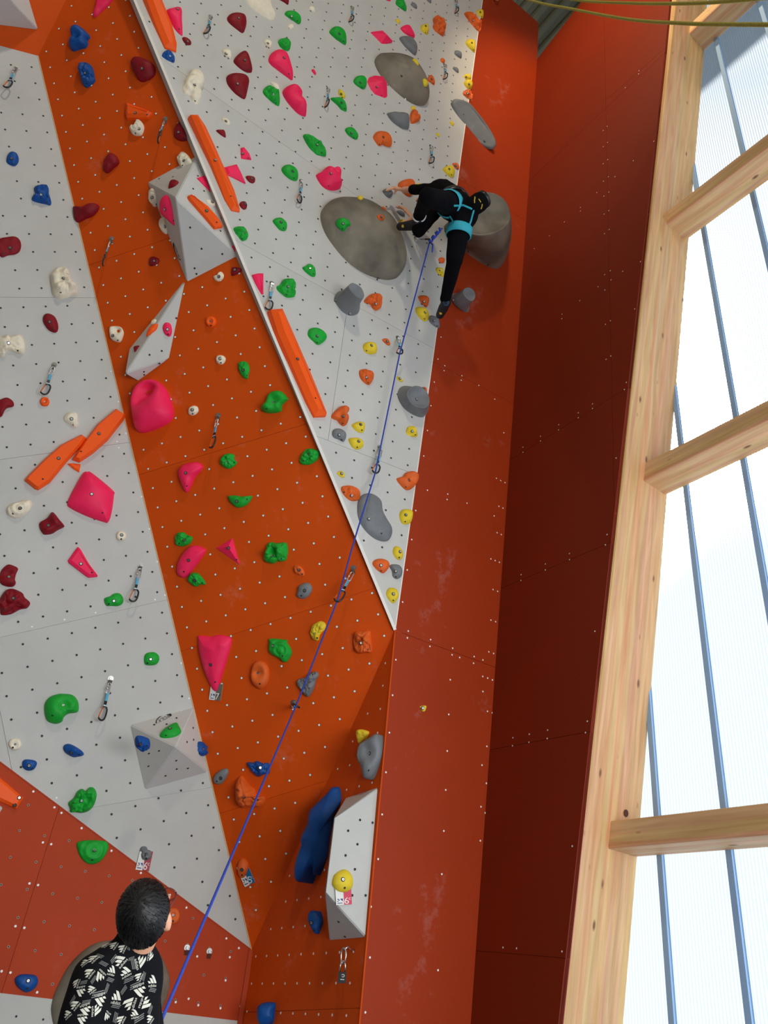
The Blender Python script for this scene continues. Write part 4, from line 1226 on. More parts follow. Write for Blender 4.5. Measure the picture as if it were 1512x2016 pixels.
# upper right part of the grey facet
hold('c', 'GR', 'green', 'green hold touching the top edge of the picture', '520,30 540,-10 570,5 600,50 600,85 575,80 530,50', None, 'r')
hold('c', 'GR', 'grey', 'small grey hold right of the topmost green hold', '635,35 655,22 680,45 680,68 650,58', None, 'o')
hold('c', 'GR', 'grey', 'tiny grey hold cut by the top edge', '750,-8 785,0 788,25 765,18', None, 'o')
hold('c', 'GR', 'pink', 'tiny pink sliver cut by the top edge', '450,-12 490,-6 482,8 462,11', None, 'o')
hold('c', 'GR', 'yellow', 'tiny yellow hold left of the folded pink hold', '523,150 540,142 558,165 550,182 530,168', None, 'o')
hold('c', 'GR', 'pink', 'small folded pink hold above the grey scoop hold', '555,215 600,190 630,205 662,260 660,283 610,270 575,250', None, 'o', .35)
hold('c', 'GR', 'pink', 'flat pink diamond hold left of the grey scoop hold', '312,243 365,235 425,228 503,308 405,350', None, 'y', .3, pk=(440, 285))
hold('c', 'GR', 'grey', 'grey scoop hold above the upper stone dome', '548,290 590,275 640,285 675,330 682,380 665,420 640,410 580,350', None, 'o', .4, ((630, 325, -.5, 40),))
hold('c', 'GR', 'yellow', 'yellow hold left of the burnt orange rock hold', '705,220 720,190 755,183 768,210 765,245 745,268 715,245', [(750, 193)], 'o')
hold('c', 'GR', 'orange', 'burnt orange rock-like hold near the top', '793,210 805,180 805,140 825,128 870,150 887,190 885,250 870,277 835,265 805,240', None, 'r', .45)
hold('c', 'GR', 'orange', 'long burnt orange log hold in the top right of the grey facet', '1033,105 1075,95 1100,120 1150,180 1155,230 1145,252 1110,220 1070,170', [(1100, 155)], 'r', .4)
hold('c', 'GR', 'yellow', 'yellow hold in the topmost right corner of the grey facet', '1118,95 1150,73 1175,90 1172,140 1150,135', [(1155, 90)], 'o')
hold('c', 'GR', 'yellow', 'yellow tear-shaped hold below the orange log hold', '1040,320 1070,295 1105,310 1115,350 1110,397 1080,380 1050,350', [(1093, 318)], 'o')
hold('c', 'GR', 'grey', 'small grey hold left of the yellow tear-shaped hold', '957,400 975,378 1010,395 1015,425 1005,437 970,420', None, 'o')
hold('c', 'GR', 'orange', 'small orange hold right above a quickdraw near the upper dome', '855,450 870,433 890,450 885,472 862,470', None, 'o')
hold('c', 'GR', 'grey', 'tiny grey hold above the yellow pair by the rust red edge', '947,510 970,502 990,520 990,545 965,535', None, 'o')
hold('c', 'GR', 'yellow', 'upper of the stacked yellow pair by the rust red edge', '1022,575 1045,555 1080,560 1083,595 1050,598', [(1050, 573)], 'o')
hold('c', 'GR', 'yellow', 'lower round one of the stacked yellow pair by the rust red edge', '1027,625 1050,598 1080,605 1092,640 1080,672 1045,660', [(1072, 627)], 'o', .5)
hold('c', 'GR', 'orange', 'orange hold just above the grey oval dish', '1018,705 1045,672 1075,675 1092,720 1090,765 1060,740', [(1060, 695)], 'r')
hold('c', 'GR', 'macro', 'large oval stone dome with a central knob on the upper facet', '370,470 390,415 430,403 540,405 640,440 700,500 750,590 772,690 760,760 710,787 640,775 560,730 470,650 400,560', [(570, 565), (596, 738)], 'm', .24, ((565, 565, .22, 34),), name='climbing_macro', cat='climbing macro', key='D1', lift=.10)
hold('c', 'D1', 'yellow', 'tiny yellow chip on the upper rim of the knobbed dome', '650,445 668,440 697,478 690,490 670,470', None, 'o', .3)
hold('c', 'D1', 'yellow', 'small yellow chip on the right rim of the knobbed dome', '728,590 745,592 762,615 755,645 735,638', None, 'o', .35)
hold('c', 'GR', 'orange', 'orange pointed hold right of the knobbed dome', '752,600 785,560 812,600 810,637 780,620', [(793, 588)], 'o')
hold('c', 'GR', 'yellow', 'tiny yellow hold on top of the orange heart-like hold', '637,805 645,793 668,795 668,825 640,820', None, 'o')
hold('c', 'GR', 'orange', 'orange heart-like hold touching the grey half-bowl', '625,930 628,870 650,820 678,835 680,865 705,870 700,900 660,925 632,937', None, 'o', .4, ((655, 850, .3, 25), (680, 890, .3, 25), (660, 880, -.5, 12)))
hold('c', 'GR', 'grey', 'grey half-bowl hold left of the orange heart-like hold', '455,860 470,847 530,845 615,860 622,950 605,965 560,960 490,915', None, 'o', .4)
hold('c', 'GR', 'orange', 'burnt orange fan-shaped hold on the upper facet', '350,1030 375,990 415,980 465,995 493,1040 490,1090 450,1093 420,1085 390,1102 365,1070', [(434, 1020)], 'o', .33)
hold('c', 'GR', 'pink', 'pink five-sided hold touching the knobbed dome', '302,620 330,575 370,563 430,570 460,620 462,720 440,743 345,745 310,690', [(385, 648)], 'y', .3, pk=(400, 640))
hold('c', 'GR', 'yellow', 'tiny yellow hold left of the grey oval dish', '925,910 945,905 957,930 945,943', None, 'o')
hold('c', 'GR', 'yellow', 'tiny yellow hold above the quickdraw over the climber', '822,995 845,995 850,1020 832,1015', None, 'o')
hold('c', 'GR', 'yellow', 'yellow egg-shaped hold above the climber', '868,1265 900,1240 940,1240 962,1280 950,1322 920,1320 885,1290', [(925, 1258)], 'o')
hold('c', 'GR', 'orange', 'small orange hold right of the yellow egg-shaped hold', '945,1220 975,1215 995,1240 990,1268 960,1250', [(972, 1235)], 'o')
hold('f', 'GR', 'yellow', 'tiny yellow hold between egg-shaped hold and climber', '880,200 895,190 912,205 905,218 890,217', None, 'o')
hold('c', 'GR', 'grey', 'grey oval dish lapping over the rust red wall', '945,790 950,750 980,738 1060,760 1110,810 1180,900 1240,990 1270,1060 1262,1100 1230,1110 1170,1085 1090,1020 1000,900', [(1187, 1050)], 'o', .14, ((1160, 960, -.75, 110), (1060, 840, -.5, 80)), tb=.42, lift=.12, name='climbing_macro', cat='climbing macro')
hold('f', 'GR', 'macro', 'biggest oval stone dome left of the climber', '38,450 50,390 90,340 150,315 220,313 300,320 370,345 440,390 510,450 560,530 600,640 613,720 600,790 560,840 490,862 400,855 300,820 200,750 110,640 55,540', [(430, 847), (118, 637)], 'm', .27, name='climbing_macro', cat='climbing macro', key='D2', pk=(340, 560), lift=.08)
hold('f', 'D2', 'green', 'green bean-shaped hold mounted on the biggest stone dome', '140,480 160,450 200,447 235,470 240,495 215,505 205,530 185,533 155,510', [(190, 482)], 'o', .5)
hold('f', 'D2', 'orange', 'small orange eye-shaped hold on the biggest stone dome', '418,435 435,423 465,440 462,460 435,457', [(448, 438)], 'o', .4)
hold('f', 'D2', 'yellow', 'tiny yellow hold on the top rim of the biggest stone dome', '288,312 300,295 325,312 312,324', None, 'o', .4)
hold('f', 'D2', 'orange', 'tiny orange chip on the right shoulder of the biggest stone dome', '453,372 463,366 478,382 470,392', None, 'o', .4)
hold('f', 'GR', 'grey', 'grey hold gripped by the climber\'s upper hand', '455,265 475,250 520,265 523,290 500,312 470,295', None, 'r', .45)
hold('f', 'GR', 'orange', 'burnt orange hold behind the climber\'s forearm', '555,235 570,205 620,187 660,195 672,230 650,300 610,303 575,270', None, 'o', .4)
hold('f', 'GR', 'yellow', 'small yellow hold above the climber\'s sleeve', '673,225 700,210 728,230 720,243 690,243', [(712, 222)], 'o')
hold('f', 'GR', 'grey', 'grey hold gripped by the climber\'s lower hand', '548,400 575,395 605,415 603,435 570,425', None, 'o', .45)
hold('f', 'GR', 'yellow', 'yellow hold under the climber\'s toe at the stone dome', '562,470 580,455 600,458 605,480 580,485', None, 'o', .4)
hold('f', 'GR', 'orange', 'small orange ball hold beside the climber\'s straight leg', '833,725 850,712 875,720 873,745 850,752 835,740', None, 'o')
hold('f', 'GR', 'yellow', 'yellow dished hold beside the climber\'s straight leg', '815,795 830,782 862,790 870,835 855,845 830,825', [(845, 795)], 'd', .4)
hold('f', 'GR', 'orange', 'orange hold above the yellow hold at the climber\'s lower foot', '695,985 715,970 750,975 770,995 765,1030 750,1053 720,1030', [(738, 1010)], 'o')
hold('f', 'GR', 'yellow', 'yellow hold left of the climber\'s lower foot', '677,1065 690,1050 740,1055 765,1085 765,1130 740,1147 710,1130 685,1100', [(745, 1083)], 'o')
hold('f', 'GR', 'grey', 'grey foothold right under the climber\'s lower shoe', '765,1120 785,1105 825,1120 840,1160 838,1190 810,1183 775,1155', [(805, 1140)], 'o')
loft('f', 'GR', 'grey', 'grey truncated cone hold below the biggest stone dome', '128,985 150,945 200,925 260,930 305,980 312,1040 300,1085 270,1105 230,1105 180,1075 140,1020', '228,915 240,888 265,886 310,912 332,958 328,985 300,985 265,960', .20, .12, .42, [(140, 1000), (237, 1090)])
hold('f', 'GR', 'orange', 'burnt orange knuckled hold right of the grey cone', '325,1020 345,985 385,960 430,965 448,1005 445,1050 410,1075 385,1060 370,1035', [(412, 1025)], 'r', .42)
# ---- rust red wall
loft('f', 'R1', 'grey', 'small grey cone hold on the rust red wall beside the climber\'s foot', '920,970 940,950 985,945 1030,965 1050,1010 1045,1075 1015,1080 960,1045 930,1010', '1002,945 1015,920 1045,915 1078,940 1084,980 1065,1005 1030,990', .17, .15, .4, [(937, 1000)])
loft('f', 'R1', 'macro', 'huge grey cylinder macro with dished top on the rust red wall', '872,520 890,480 960,440 1080,420 1200,440 1290,520 1305,640 1280,740 1240,787 1190,780 1110,740 1000,660 920,590', '985,430 1010,350 1080,290 1160,270 1240,288 1300,345 1322,430 1300,490 1240,535 1150,560 1060,552 1000,510', .50, .38, 1.25, [(1045, 672), (1177, 757)], name='climbing_macro', cat='climbing macro', rim=.93)
hold('', 'R1', 'yellow', 'single small yellow hold on the rust red wall', '826,1391 833,1389 839,1390 838,1397 835,1401 831,1400 828,1396', [(832, 1394)], 'o', .35)
assert len(LABELS) == len(set(LABELS)), [x for x in LABELS if LABELS.count(x) > 1]
# ------------------------------------------------------------------ quickdraws
def local_mesh(name, V, Fc, material, smooth=True):
    me = bpy.data.meshes.new(name)
    me.from_pydata([tuple(v) for v in V], [], Fc)
    me.materials.append(material)
    if smooth:
        me.polygons.foreach_set('use_smooth', [True] * len(me.polygons))
    return me


def arc(cx, cz, r, a0, a1, n):
    return [np.array([cx + r * math.cos(a0 + (a1 - a0) * k / n), 0, cz + r * math.sin(a0 + (a1 - a0) * k / n)]) for k in range(n + 1)]


LW = .0115
ov = arc(0, .0125, LW, math.pi, 2 * math.pi, 8) + arc(0, .0655, LW, 0, math.pi, 8)
Q_LINK = local_mesh('quicklink', *tube_geo(ov, .0038, 6, True), M_STEEL)
Q_NUT = local_mesh('link_sleeve', *tube_geo([(LW, 0, .028), (LW, 0, .05)], .0062, 8), M_STEEL)
Q_WEB = local_mesh('webbing', *box_geo((0, 0, .118), [1, 0, 0], [0, 1, 0], [0, 0, 1], .017, .007, .098), M_SLING, False)
Q_PATCH = local_mesh('print_patch', *box_geo((0, 0, .135), [1, 0, 0], [0, 1, 0], [0, 0, 1], .0176, .0078, .024), M_BLACK, False)
Q_KEEP = local_mesh('rubber_keeper', *box_geo((0, 0, .158), [1, 0, 0], [0, 1, 0], [0, 0, 1], .0185, .009, .012), M_WHITE, False)
cb_ = catmull([(.010, 0, .163), (-.008, 0, .160), (-.021, 0, .169), (-.025, 0, .19), (-.022, 0, .226), (-.010, 0, .246), (.010, 0, .249), (.026, 0, .238)], 3, closed=False)
Q_CARA = local_mesh('carabiner', *tube_geo(cb_, .0062, 7), M_BLACK)
Q_GATE = local_mesh('gate', *tube_geo([(.026, 0, .238), (.022, 0, .212), (.016, 0, .186), (.010, 0, .163)], .0042, 6), M_GATE)
hv = join_geo(tube_geo([(0, 0, 0), (0, .003, 0)], .019, 12), tube_geo([(0, .003, 0), (0, .012, 0)], .0095, 6),
              box_geo((0, .012, -.026), [1, 0, 0], nrm((0, .8, -.6)), nrm((0, .6, .8)), .024, .004, .034))
Q_HANG = local_mesh('hanger', hv[0], hv[1], M_HANG, False)


def child(root, me, name, R, p):
    o = bpy.data.objects.new(name, me)
    COL.objects.link(o)
    o.parent = root
    o.matrix_local = Matrix([[R[0][i], R[1][i], R[2][i], p[i]] for i in range(3)] + [[0, 0, 0, 1]])
    return o


def quickdraw(face, bx, label, end=None, rot=0.0, group='quickdraws hanging on the walls', hang_only=False):
    W = PL[face]
    b = W.hit(*bx)
    root = empty('bolt_hanger' if hang_only else 'quickdraw', b, label, 'bolt hanger' if hang_only else 'quickdraw', 'wall anchors' if hang_only else group)
    LABELS.append(label)
    ax, ay, n = frame(W.n)
    child(root, Q_HANG, 'hanger', (-ax, n, ay), np.zeros(3))
    if hang_only:
        child(root, Q_NUT, 'bolt_head', (ax * .8, ay * .8, n * .3), -n * .004)
        return None
    eye = n * .022 - ay * .03
    if end is None:
        g = np.array([0, 0, -1.0])
    else:
        r = ray(*end)
        o_ = b + eye
        oc = EYE - o_
        B_ = r @ oc
        D = B_ * B_ - (oc @ oc - .245 ** 2)
        X = EYE + r * (-B_ - math.sqrt(D)) if D > 0 else EYE + r * (-B_)
        g = nrm(X - o_)
    lat = np.cross(g, n)
    lat = nrm(lat) if np.linalg.norm(lat) > .1 else ax
    oth = np.cross(g, lat)
    c, s = math.cos(rot), math.sin(rot)
    x1, y1 = lat * c + oth * s, oth * c - lat * s
    R = (x1, y1, g)
    child(root, Q_LINK, 'quicklink', R, eye)
    child(root, Q_NUT, 'link_sleeve', R, eye)
    w = child(root, Q_WEB, 'webbing', R, eye)
    for me, nm in ((Q_PATCH, 'print_patch'), (Q_KEEP, 'rubber_keeper')):
        o = bpy.data.objects.new(nm, me)
        COL.objects.link(o)
        o.parent = w
    cbn = child(root, Q_CARA, 'carabiner', R, eye)
    o = bpy.data.objects.new('gate', Q_GATE)
    COL.objects.link(o)
    o.parent = cbn
    return b + eye + g * .243


quickdraw('GL', (33, 134), 'quickdraw hanging in the top left corner of the left wall', rot=.3)
quickdraw('OC', (326, 234), 'quickdraw high on the orange facet above the large pyramid', rot=1.2)
quickdraw('GR', (415, 33), 'quickdraw near the top beside three big dark red holds', rot=.9)
quickdraw('GR', (693, 15), 'quickdraw at the top edge right of the green egg hold', rot=1.0)
quickdraw('GR', (897, 2), 'topmost quickdraw beside the orange log hold', rot=1.2)
quickdraw('GR', (875, 128), 'quickdraw right of the knobbed stone dome', rot=1.1)
quickdraw('GR', (646, 176), 'quickdraw left of the green fish-tail hold', rot=1.3)
quickdraw('GR', (848, 288), 'quickdraw just above the climber', rot=.9)
quickdraw('GR', (593, 357), 'quickdraw under the smooth green dome hold', rot=-.4)
quickdraw('OC', (220, 470), 'quickdraw on the orange facet left of the large pyramid', rot=1.1)
quickdraw('GR', (535, 558), 'quickdraw beside the green turtle-shaped hold at the trim', rot=.2)
quickdraw('GL', (107, 718), 'quickdraw above the small neon ring hold on the left wall', rot=.1)
quickdraw('OC', (430, 818), 'quickdraw right of the huge pink boulder hold', rot=.5)
E14 = quickdraw('GR', (783, 665), 'rope-clipped quickdraw nearest below the climber', (787, 696), rot=.4)
E15 = quickdraw('GR', (747, 881), 'rope-clipped quickdraw above the grey kidney hold', (739, 930), rot=.2)
E16 = quickdraw('OC', (696, 1118), 'rope-clipped quickdraw pulled sideways on the orange facet', (664, 1183), rot=.1)
E17 = quickdraw('OC', (578, 1383), 'lowest rope-clipped quickdraw, seen end on', (583, 1389), rot=.6)
quickdraw('GL', (277, 1113), 'quickdraw beside the small green hold on the left wall', rot=0)
quickdraw('GL', (218, 1336), 'lowest quickdraw on the left wall beside the big green blob hold', rot=-.5)
E20 = quickdraw('GR', (818, 469), 'quickdraw at the climber\'s bent knee', (843, 471), rot=.5)
quickdraw('F4', (368, 1866), 'bare bolt hanger on the base wall right of the belayer', hang_only=True)
quickdraw('F4', (412, 1873), 'bare bolt hanger on the base wall near the return wall corner', hang_only=True)


def rope(name, pts, r, material, label, sub=1, cat='rope'):
    p = catmull(pts, sub, closed=False) if sub > 1 else pts
    V, Fc = tube_geo(p, r, 8)
    o = tag(mesh_obj(name, V, Fc, material, loc=np.asarray(pts[0]), smooth=True), label, cat)
    LABELS.append(label)
    return o


def mixp(a, b, t):
    return np.asarray(a) * (1 - t) + np.asarray(b) * t


KNOT = at_y(846, 476, 3.28)
TIE = at_y(868, 450, 3.12)
BELAY = at_dist(299, 2052, 2.72)
rp = [BELAY, mixp(BELAY, E17, .3), mixp(BELAY, E17, .6), mixp(BELAY, E17, .95), E17, mixp(E17, E16, .06), mixp(E17, E16, .94), E16, mixp(E16, E15, .06), PL['GR'].hit(690, 1090, .06), PL['GR'].hit(703, 1046, .13), PL['GR'].hit(722, 985, .15), mixp(E16, E15, .94), E15, mixp(E15, E14, .06), mixp(E15, E14, .94), E14,
      mixp(E14, KNOT, .07), mixp(E14, KNOT, .93), KNOT]
ro = rope('climbing_rope', rp, .0056, M_ROPE, 'dark blue rope running from the belayer up through the clips to the climber')
kn = []
for k in range(40):
    a = k / 40 * 2 * math.pi * 6
    kn.append(mixp(KNOT, TIE, k / 40) + .010 * np.array([math.cos(a), .6 * math.sin(a * .5), math.sin(a)]))
mesh_obj('tie_in_knot', *tube_geo(kn, .0085, 6), M_ROPE, parent=ro, loc=KNOT, smooth=True)
mesh_obj('rope_tail', *tube_geo([KNOT, at_y(852, 482, 3.2), at_y(851, 496, 3.2)], .006, 6), M_ROPE, parent=ro, loc=KNOT, smooth=True)
g1 = [at_dist(x, y, d) for x, y, d in ((930, -40, 8.6), (1042, 0, 7.4), (1127, 18, 6.4), (1236, 38, 5.3), (1345, 46, 4.5), (1430, 48, 4.1), (1560, 49, 3.5))]
g2 = [at_dist(x, y, d) for x, y, d in ((1060, -22, 7.8), (1127, -1, 6.7), (1236, 6, 5.5), (1345, 7, 4.7), (1440, 2, 4.2), (1560, -10, 3.7))]
rope('slack_rope', g1, .0085, M_ROPEG, 'lower of two slack olive ropes crossing the top right corner', 6)
rope('slack_rope', g2, .0085, M_ROPEG, 'upper of two slack olive ropes crossing the top right corner', 6)
c = PL['R1'].hit(977, -8, .04)
ax, ay, n = frame(PL['R1'].n)
ringp = [c + .035 * math.cos(t_) * ax + .085 * math.sin(t_) * ay for t_ in np.linspace(0, 2 * math.pi, 20, endpoint=False)]
rg = tag(mesh_obj('brass_snap_ring', *tube_geo(ringp, .011, 8, True), mat('brass', (.75, .6, .2, 1), .3, metal=.8), loc=c, smooth=True), 'small brass ring hanging at the top of the rust red wall', 'ring')
LABELS.append(rg['label'])

# ------------------------------------------------------------------ padlock on a chain link
pb = PL['FB'].hit(698, 1870)
pl_ = empty('padlock', pb, 'black padlock hanging from a steel chain link below the tall volume', 'padlock')
ax, ay, n = frame(PL['FB'].n)
vx = nrm(np.cross([0, 0, 1.0], -ray(690, 1885)))
vn = np.cross(vx, [0, 0, 1.0])
e = np.zeros(3)
l1c = n * .075 + np.array([0, 0, -.005])
mesh_obj('anchor_ring', *tube_geo([e + n * 0, n * .03, n * .05 + ay * .012, l1c], .005, 6), M_STEEL, parent=pl_, loc=None, smooth=True).location = (0, 0, 0)
def oval(c, u, w, hu, hw, r):
    return tube_geo([c + u * hu * math.cos(t_) + w * hw * math.sin(t_) for t_ in np.linspace(0, 2 * math.pi, 16, endpoint=False)], r, 6, True)
zz = np.array([0, 0, 1.0])
for nm, g, mt in (('chain_link', oval(l1c - zz * .028, vx * .8 + vn * .6, zz, .017, .038, .0048), M_STEEL),
                  ('shackle', tube_geo([l1c + vx * .014 - zz * .108, l1c + vx * .014 - zz * .075, l1c + vx * .008 - zz * .058, l1c - zz * .054, l1c - vx * .008 - zz * .058, l1c - vx * .014 - zz * .075, l1c - vx * .014 - zz * .108], .0045, 6), M_STEEL),
                  ('lock_body', box_geo(l1c - zz * .132, vx, vn, zz, .044, .024, .052), M_BLACK)):
    o = mesh_obj(nm, *g, mt, parent=pl_, smooth=nm != 'lock_body')
    o.location = (0, 0, 0)
    if nm == 'lock_body':
        lb = o
front = l1c - zz * .132 + vn * .0126
arcg = tube_geo([front + vx * (.004 + .008 * math.cos(t_)) + zz * (.009 + .006 * math.sin(t_)) for t_ in np.linspace(-2.4, 2.6, 12)], .0016, 5)
lgm = join_geo(arcg, box_geo(front - zz * .009 + vx * .002, vx, vn, zz, .022, .001, .003))
o = mesh_obj('print_mark', *lgm, M_WHITE, parent=lb)
o.location = (0, 0, 0)

# ------------------------------------------------------------------ grade cards
def card(face, quad, label, colour, txt, off=.01):
    P = PL[face]
    q = [P.hit(*c_, off=off) for c_ in quad]       # tl, tr, br, bl
    n = P.n
    f = lambda u, v, h=0.0: (q[0] * (1 - u) + q[1] * u) * (1 - v) + (q[3] * (1 - u) + q[2] * u) * v + n * h
    c = sum(q) / 4
    def pl(u0, u1, v0, v1, h):
        return [f(u0, v0, h), f(u1, v0, h), f(u1, v1, h), f(u0, v1, h)], [(0, 1, 2, 3)]
    V = [f(u, v, h) for h in (0, -.0015) for u, v in ((0, 0), (1, 0), (1, 1), (0, 1))]
    Fc = [(0, 1, 2, 3), (7, 6, 5, 4), (0, 4, 5, 1), (1, 5, 6, 2), (2, 6, 7, 3), (3, 7, 4, 0)]
    o = tag(mesh_obj('grade_card', V, Fc, M_WHITE, loc=c), label, 'grade card')
    LABELS.append(label)
    mesh_obj('coloured_half', *pl(.5, 1, 0, 1, .0006), mat('card_' + colour[0], srgb(*colour[1]), .5), parent=o, loc=c)
    mk = mat('card_navy_print', srgb(24, 40, 120), .5)
    tri = ([f(.26, .63, .0008), f(.44, .62, .0008), f(.43, .8, .0008)], [(0, 1, 2)])
    dots = [pl(.1 + .05 * i, .18 + .05 * i, .62 + .06 * i, .68 + .06 * i, .0008) for i in range(2)] + [pl(.08, .15, .76, .81, .0008)]
    mesh_obj('logo_mark', *join_geo(tri, *dots, pl(.08, .40, .87, .915, .0008)), mk, parent=o, loc=c)
    V2, F2_ = text_geo(txt[0], 1.0)
    xs = [v[0] for v in V2]
    ysv = [v[1] for v in V2]
    sx, sy = max(xs) - min(xs), max(ysv) - min(ysv)
    V3 = [f(.52 + .30 * (x - min(xs)) / sx, .96 - .40 * (y - min(ysv)) / sy, .0011) for x, y in V2]
    mesh_obj('grade_numeral', V3, F2_, M_WHITE, parent=o, loc=c)
    V2, F2_ = text_geo(txt[1], 1.0)
    xs = [v[0] for v in V2]
    ysv = [v[1] for v in V2]
    sx, sy = max(xs) - min(xs), max(ysv) - min(ysv)
    V3 = [f(.80 + .14 * (x - min(xs)) / sx, .72 - .13 * (y - min(ysv)) / sy, .0011) for x, y in V2]
    mesh_obj('grade_letter', V3, F2_, M_WHITE if txt[0] != '7' else M_BLACK, parent=o, loc=c)


card('GL', [cp('o', 1043, 735), cp('o', 1140, 742), cp('o', 1108, 889), cp('o', 1008, 877)], 'red and white grade card marked 6 under the small dark grey hold', ('crimson', (168, 14, 50)), ('6', 'c'))
card('OC', [cp('p', 246, 862), cp('p', 340, 862), cp('p', 386, 968), cp('p', 310, 1008)], 'blue and white grade card marked 5 under the brown-orange hold', ('teal', (10, 110, 165)), ('5', 'c'))
card('V4f', [cp('r', 983, 318), cp('r', 1101, 308), cp('r', 1107, 432), cp('r', 990, 438)], 'pinkish red and white grade card marked 6 on the tall volume', ('rose', (212, 40, 80)), ('6', 'c'), .004)
card('OC', [cp('n', 172, 478), cp('n', 262, 480), cp('n', 242, 604), cp('n', 156, 594)], 'grey and white grade card marked 7 under the tall pink shield hold', ('grey', (110, 104, 92)), ('7', 'a'))


# printed oval logos on the volumes
def oval_logo(o, key, c_px, a_px, b_px, txt):
    P = PL[key]
    c0, A_, B_ = P.hit(*c_px), P.hit(*a_px), P.hit(*b_px)
    u, w = A_ - c0, B_ - c0
    n = P.n
    f = lambda x, y, h=.0015: c0 + u * x + w * y + n * h
    V, Fc = [], []
    N = 40
    for k in range(N + 1):
        t_ = math.pi * (-.06) + k / N * math.pi * 1.14
        wdt = .13 + .17 * max(0, math.cos(t_))
        V += [f(math.cos(t_), math.sin(t_)), f(math.cos(t_) * (1 - wdt), math.sin(t_) * (1 - wdt * 1.6))]
    Fc = [(2 * k, 2 * k + 1, 2 * k + 3, 2 * k + 2) for k in range(N)]
    V2, F2_ = text_geo(txt, 1.0)
    xs, yv = [v[0] for v in V2], [v[1] for v in V2]
    V3 = [f(.70 - 1.36 * (x - min(xs)) / (max(xs) - min(xs)), .42 - .78 * (y - min(yv)) / (max(yv) - min(yv))) for x, y in V2]
    g = join_geo((V, Fc), (V3, F2_))
    mesh_obj('oval_logo', *g, M_DARK, parent=o, loc=c0)


s9, s8 = 60 / 1512, 60 / 1344
oval_logo(v3, 'V3t', (295 + 690 * s9, 1390 + 640 * s9), (295 + 1085 * s9, 1390 + 450 * s9), (295 + 640 * s9, 1390 + 430 * s9), 'VOLX')
oval_logo(v1, 'V1l', (320 + 640 * s8, 440 + 1230 * s8), (320 + 480 * s8, 440 + 840 * s8), (320 + 555 * s8, 440 + 1255 * s8), 'VOLX')
# ------------------------------------------------------------------ people
def ell_geo(c, axes, rad, nu=20, nv=12):
    c = np.asarray(c, float)
    V, Fc = [], []
    for j in range(1, nv):
        t_ = math.pi * j / nv
        for i in range(nu):
            p_ = 2 * math.pi * i / nu
            V.append(c + axes[0] * rad[0] * math.sin(t_) * math.cos(p_) + axes[1] * rad[1] * math.sin(t_) * math.sin(p_) + axes[2] * rad[2] * math.cos(t_))
    for j in range(nv - 2):
        for i in range(nu):
            Fc.append((j * nu + i, (j + 1) * nu + i, (j + 1) * nu + (i + 1) % nu, j * nu + (i + 1) % nu))
    a, b = len(V), len(V) + 1
    V += [c + axes[2] * rad[2], c - axes[2] * rad[2]]
    for i in range(nu):
        Fc.append((a, i, (i + 1) % nu))
        Fc.append((b, (nv - 2) * nu + (i + 1) % nu, (nv - 2) * nu + i))
    return V, Fc


I3 = np.eye(3)


def cap_geo(p, q, r0, r1, flat=None):
    """tapered capsule; flat=(axis, factor) squashes the section"""
    p, q = np.asarray(p, float), np.asarray(q, float)
    t = q - p
    L = np.linalg.norm(t)
    t = t / L if L > 1e-6 else np.array([0, 0, 1.0])
    pts, rr = [], []
    for k in range(5):
        a = math.pi / 2 * (1 - k / 4 * .98)
        pts.append(p - t * r0 * math.sin(a)); rr.append(max(r0 * math.cos(a), 1e-4))
    for k in range(5):
        a = math.pi / 2 * (k / 4 * .98 + .02)
        pts.append(q + t * r1 * math.sin(a)); rr.append(max(r1 * math.cos(a), 1e-4))
    V, Fc = tube_geo(pts, rr, 16)
    if flat:
        ax_, f_ = flat
        ax_ = nrm(ax_ - t * (ax_ @ t))
        V = [v - ax_ * ((v - p) @ ax_) * (1 - f_) for v in V]
    return V, Fc


def fused(name, geos, voxel, material, parent, smooth_it=4, noise_amp=0.0, noise_s=8.0):
    """one continuous surface out of overlapping solids"""
    V, Fc = join_geo(*geos)
    me = bpy.data.meshes.new(name)
    me.from_pydata([tuple(v) for v in V], [], Fc)
    ob = bpy.data.objects.new(name, me)
    COL.objects.link(ob)
    bm = bmesh.new()
    bm.from_mesh(me)
    bmesh.ops.recalc_face_normals(bm, faces=bm.faces)
    bm.to_mesh(me)
    bm.free()
    rm = ob.modifiers.new('r', 'REMESH')
    rm.mode = 'VOXEL'
    rm.voxel_size = voxel
    sm = ob.modifiers.new('s', 'SMOOTH')
    sm.iterations = smooth_it
    sm.factor = .5
    dg = bpy.context.evaluated_depsgraph_get()
    m2 = bpy.data.meshes.new_from_object(ob.evaluated_get(dg))
    bpy.data.objects.remove(ob)
    bpy.data.meshes.remove(me)
    base = np.asarray(parent['_base'], float)
    co = np.array([tuple(v.co) for v in m2.vertices])
    nn = np.array([tuple(v.normal) for v in m2.vertices])
    if noise_amp > 0:
        co = co + nn * np.array([noise.noise(Vector(c_ * noise_s)) * noise_amp for c_ in co])[:, None]
    co = co - base
    m2.vertices.foreach_set('co', co.ravel())
    m2.materials.clear()
    m2.materials.append(material)
    m2.polygons.foreach_set('use_smooth', [True] * len(m2.polygons))
    m2.update()
    o = bpy.data.objects.new(name, m2)
    COL.objects.link(o)
    o.parent = parent
    return o


def surf(o):
    base = np.asarray(o.parent['_base'], float)
    me = o.data
    bvh = BVHTree.FromPolygons([tuple(v.co) for v in me.vertices], [tuple(p.vertices) for p in me.polygons])
    return bvh, base


def cast(sf, px, py):
    bvh, base = sf
    h = bvh.ray_cast(Vector(EYE - base), Vector(ray(px, py)))
    if h[0] is None:
        return None, None
    n_ = np.array(h[1])
    if n_ @ ray(px, py) > 0:
        n_ = -n_
    return np.array(h[0]) + base, n_


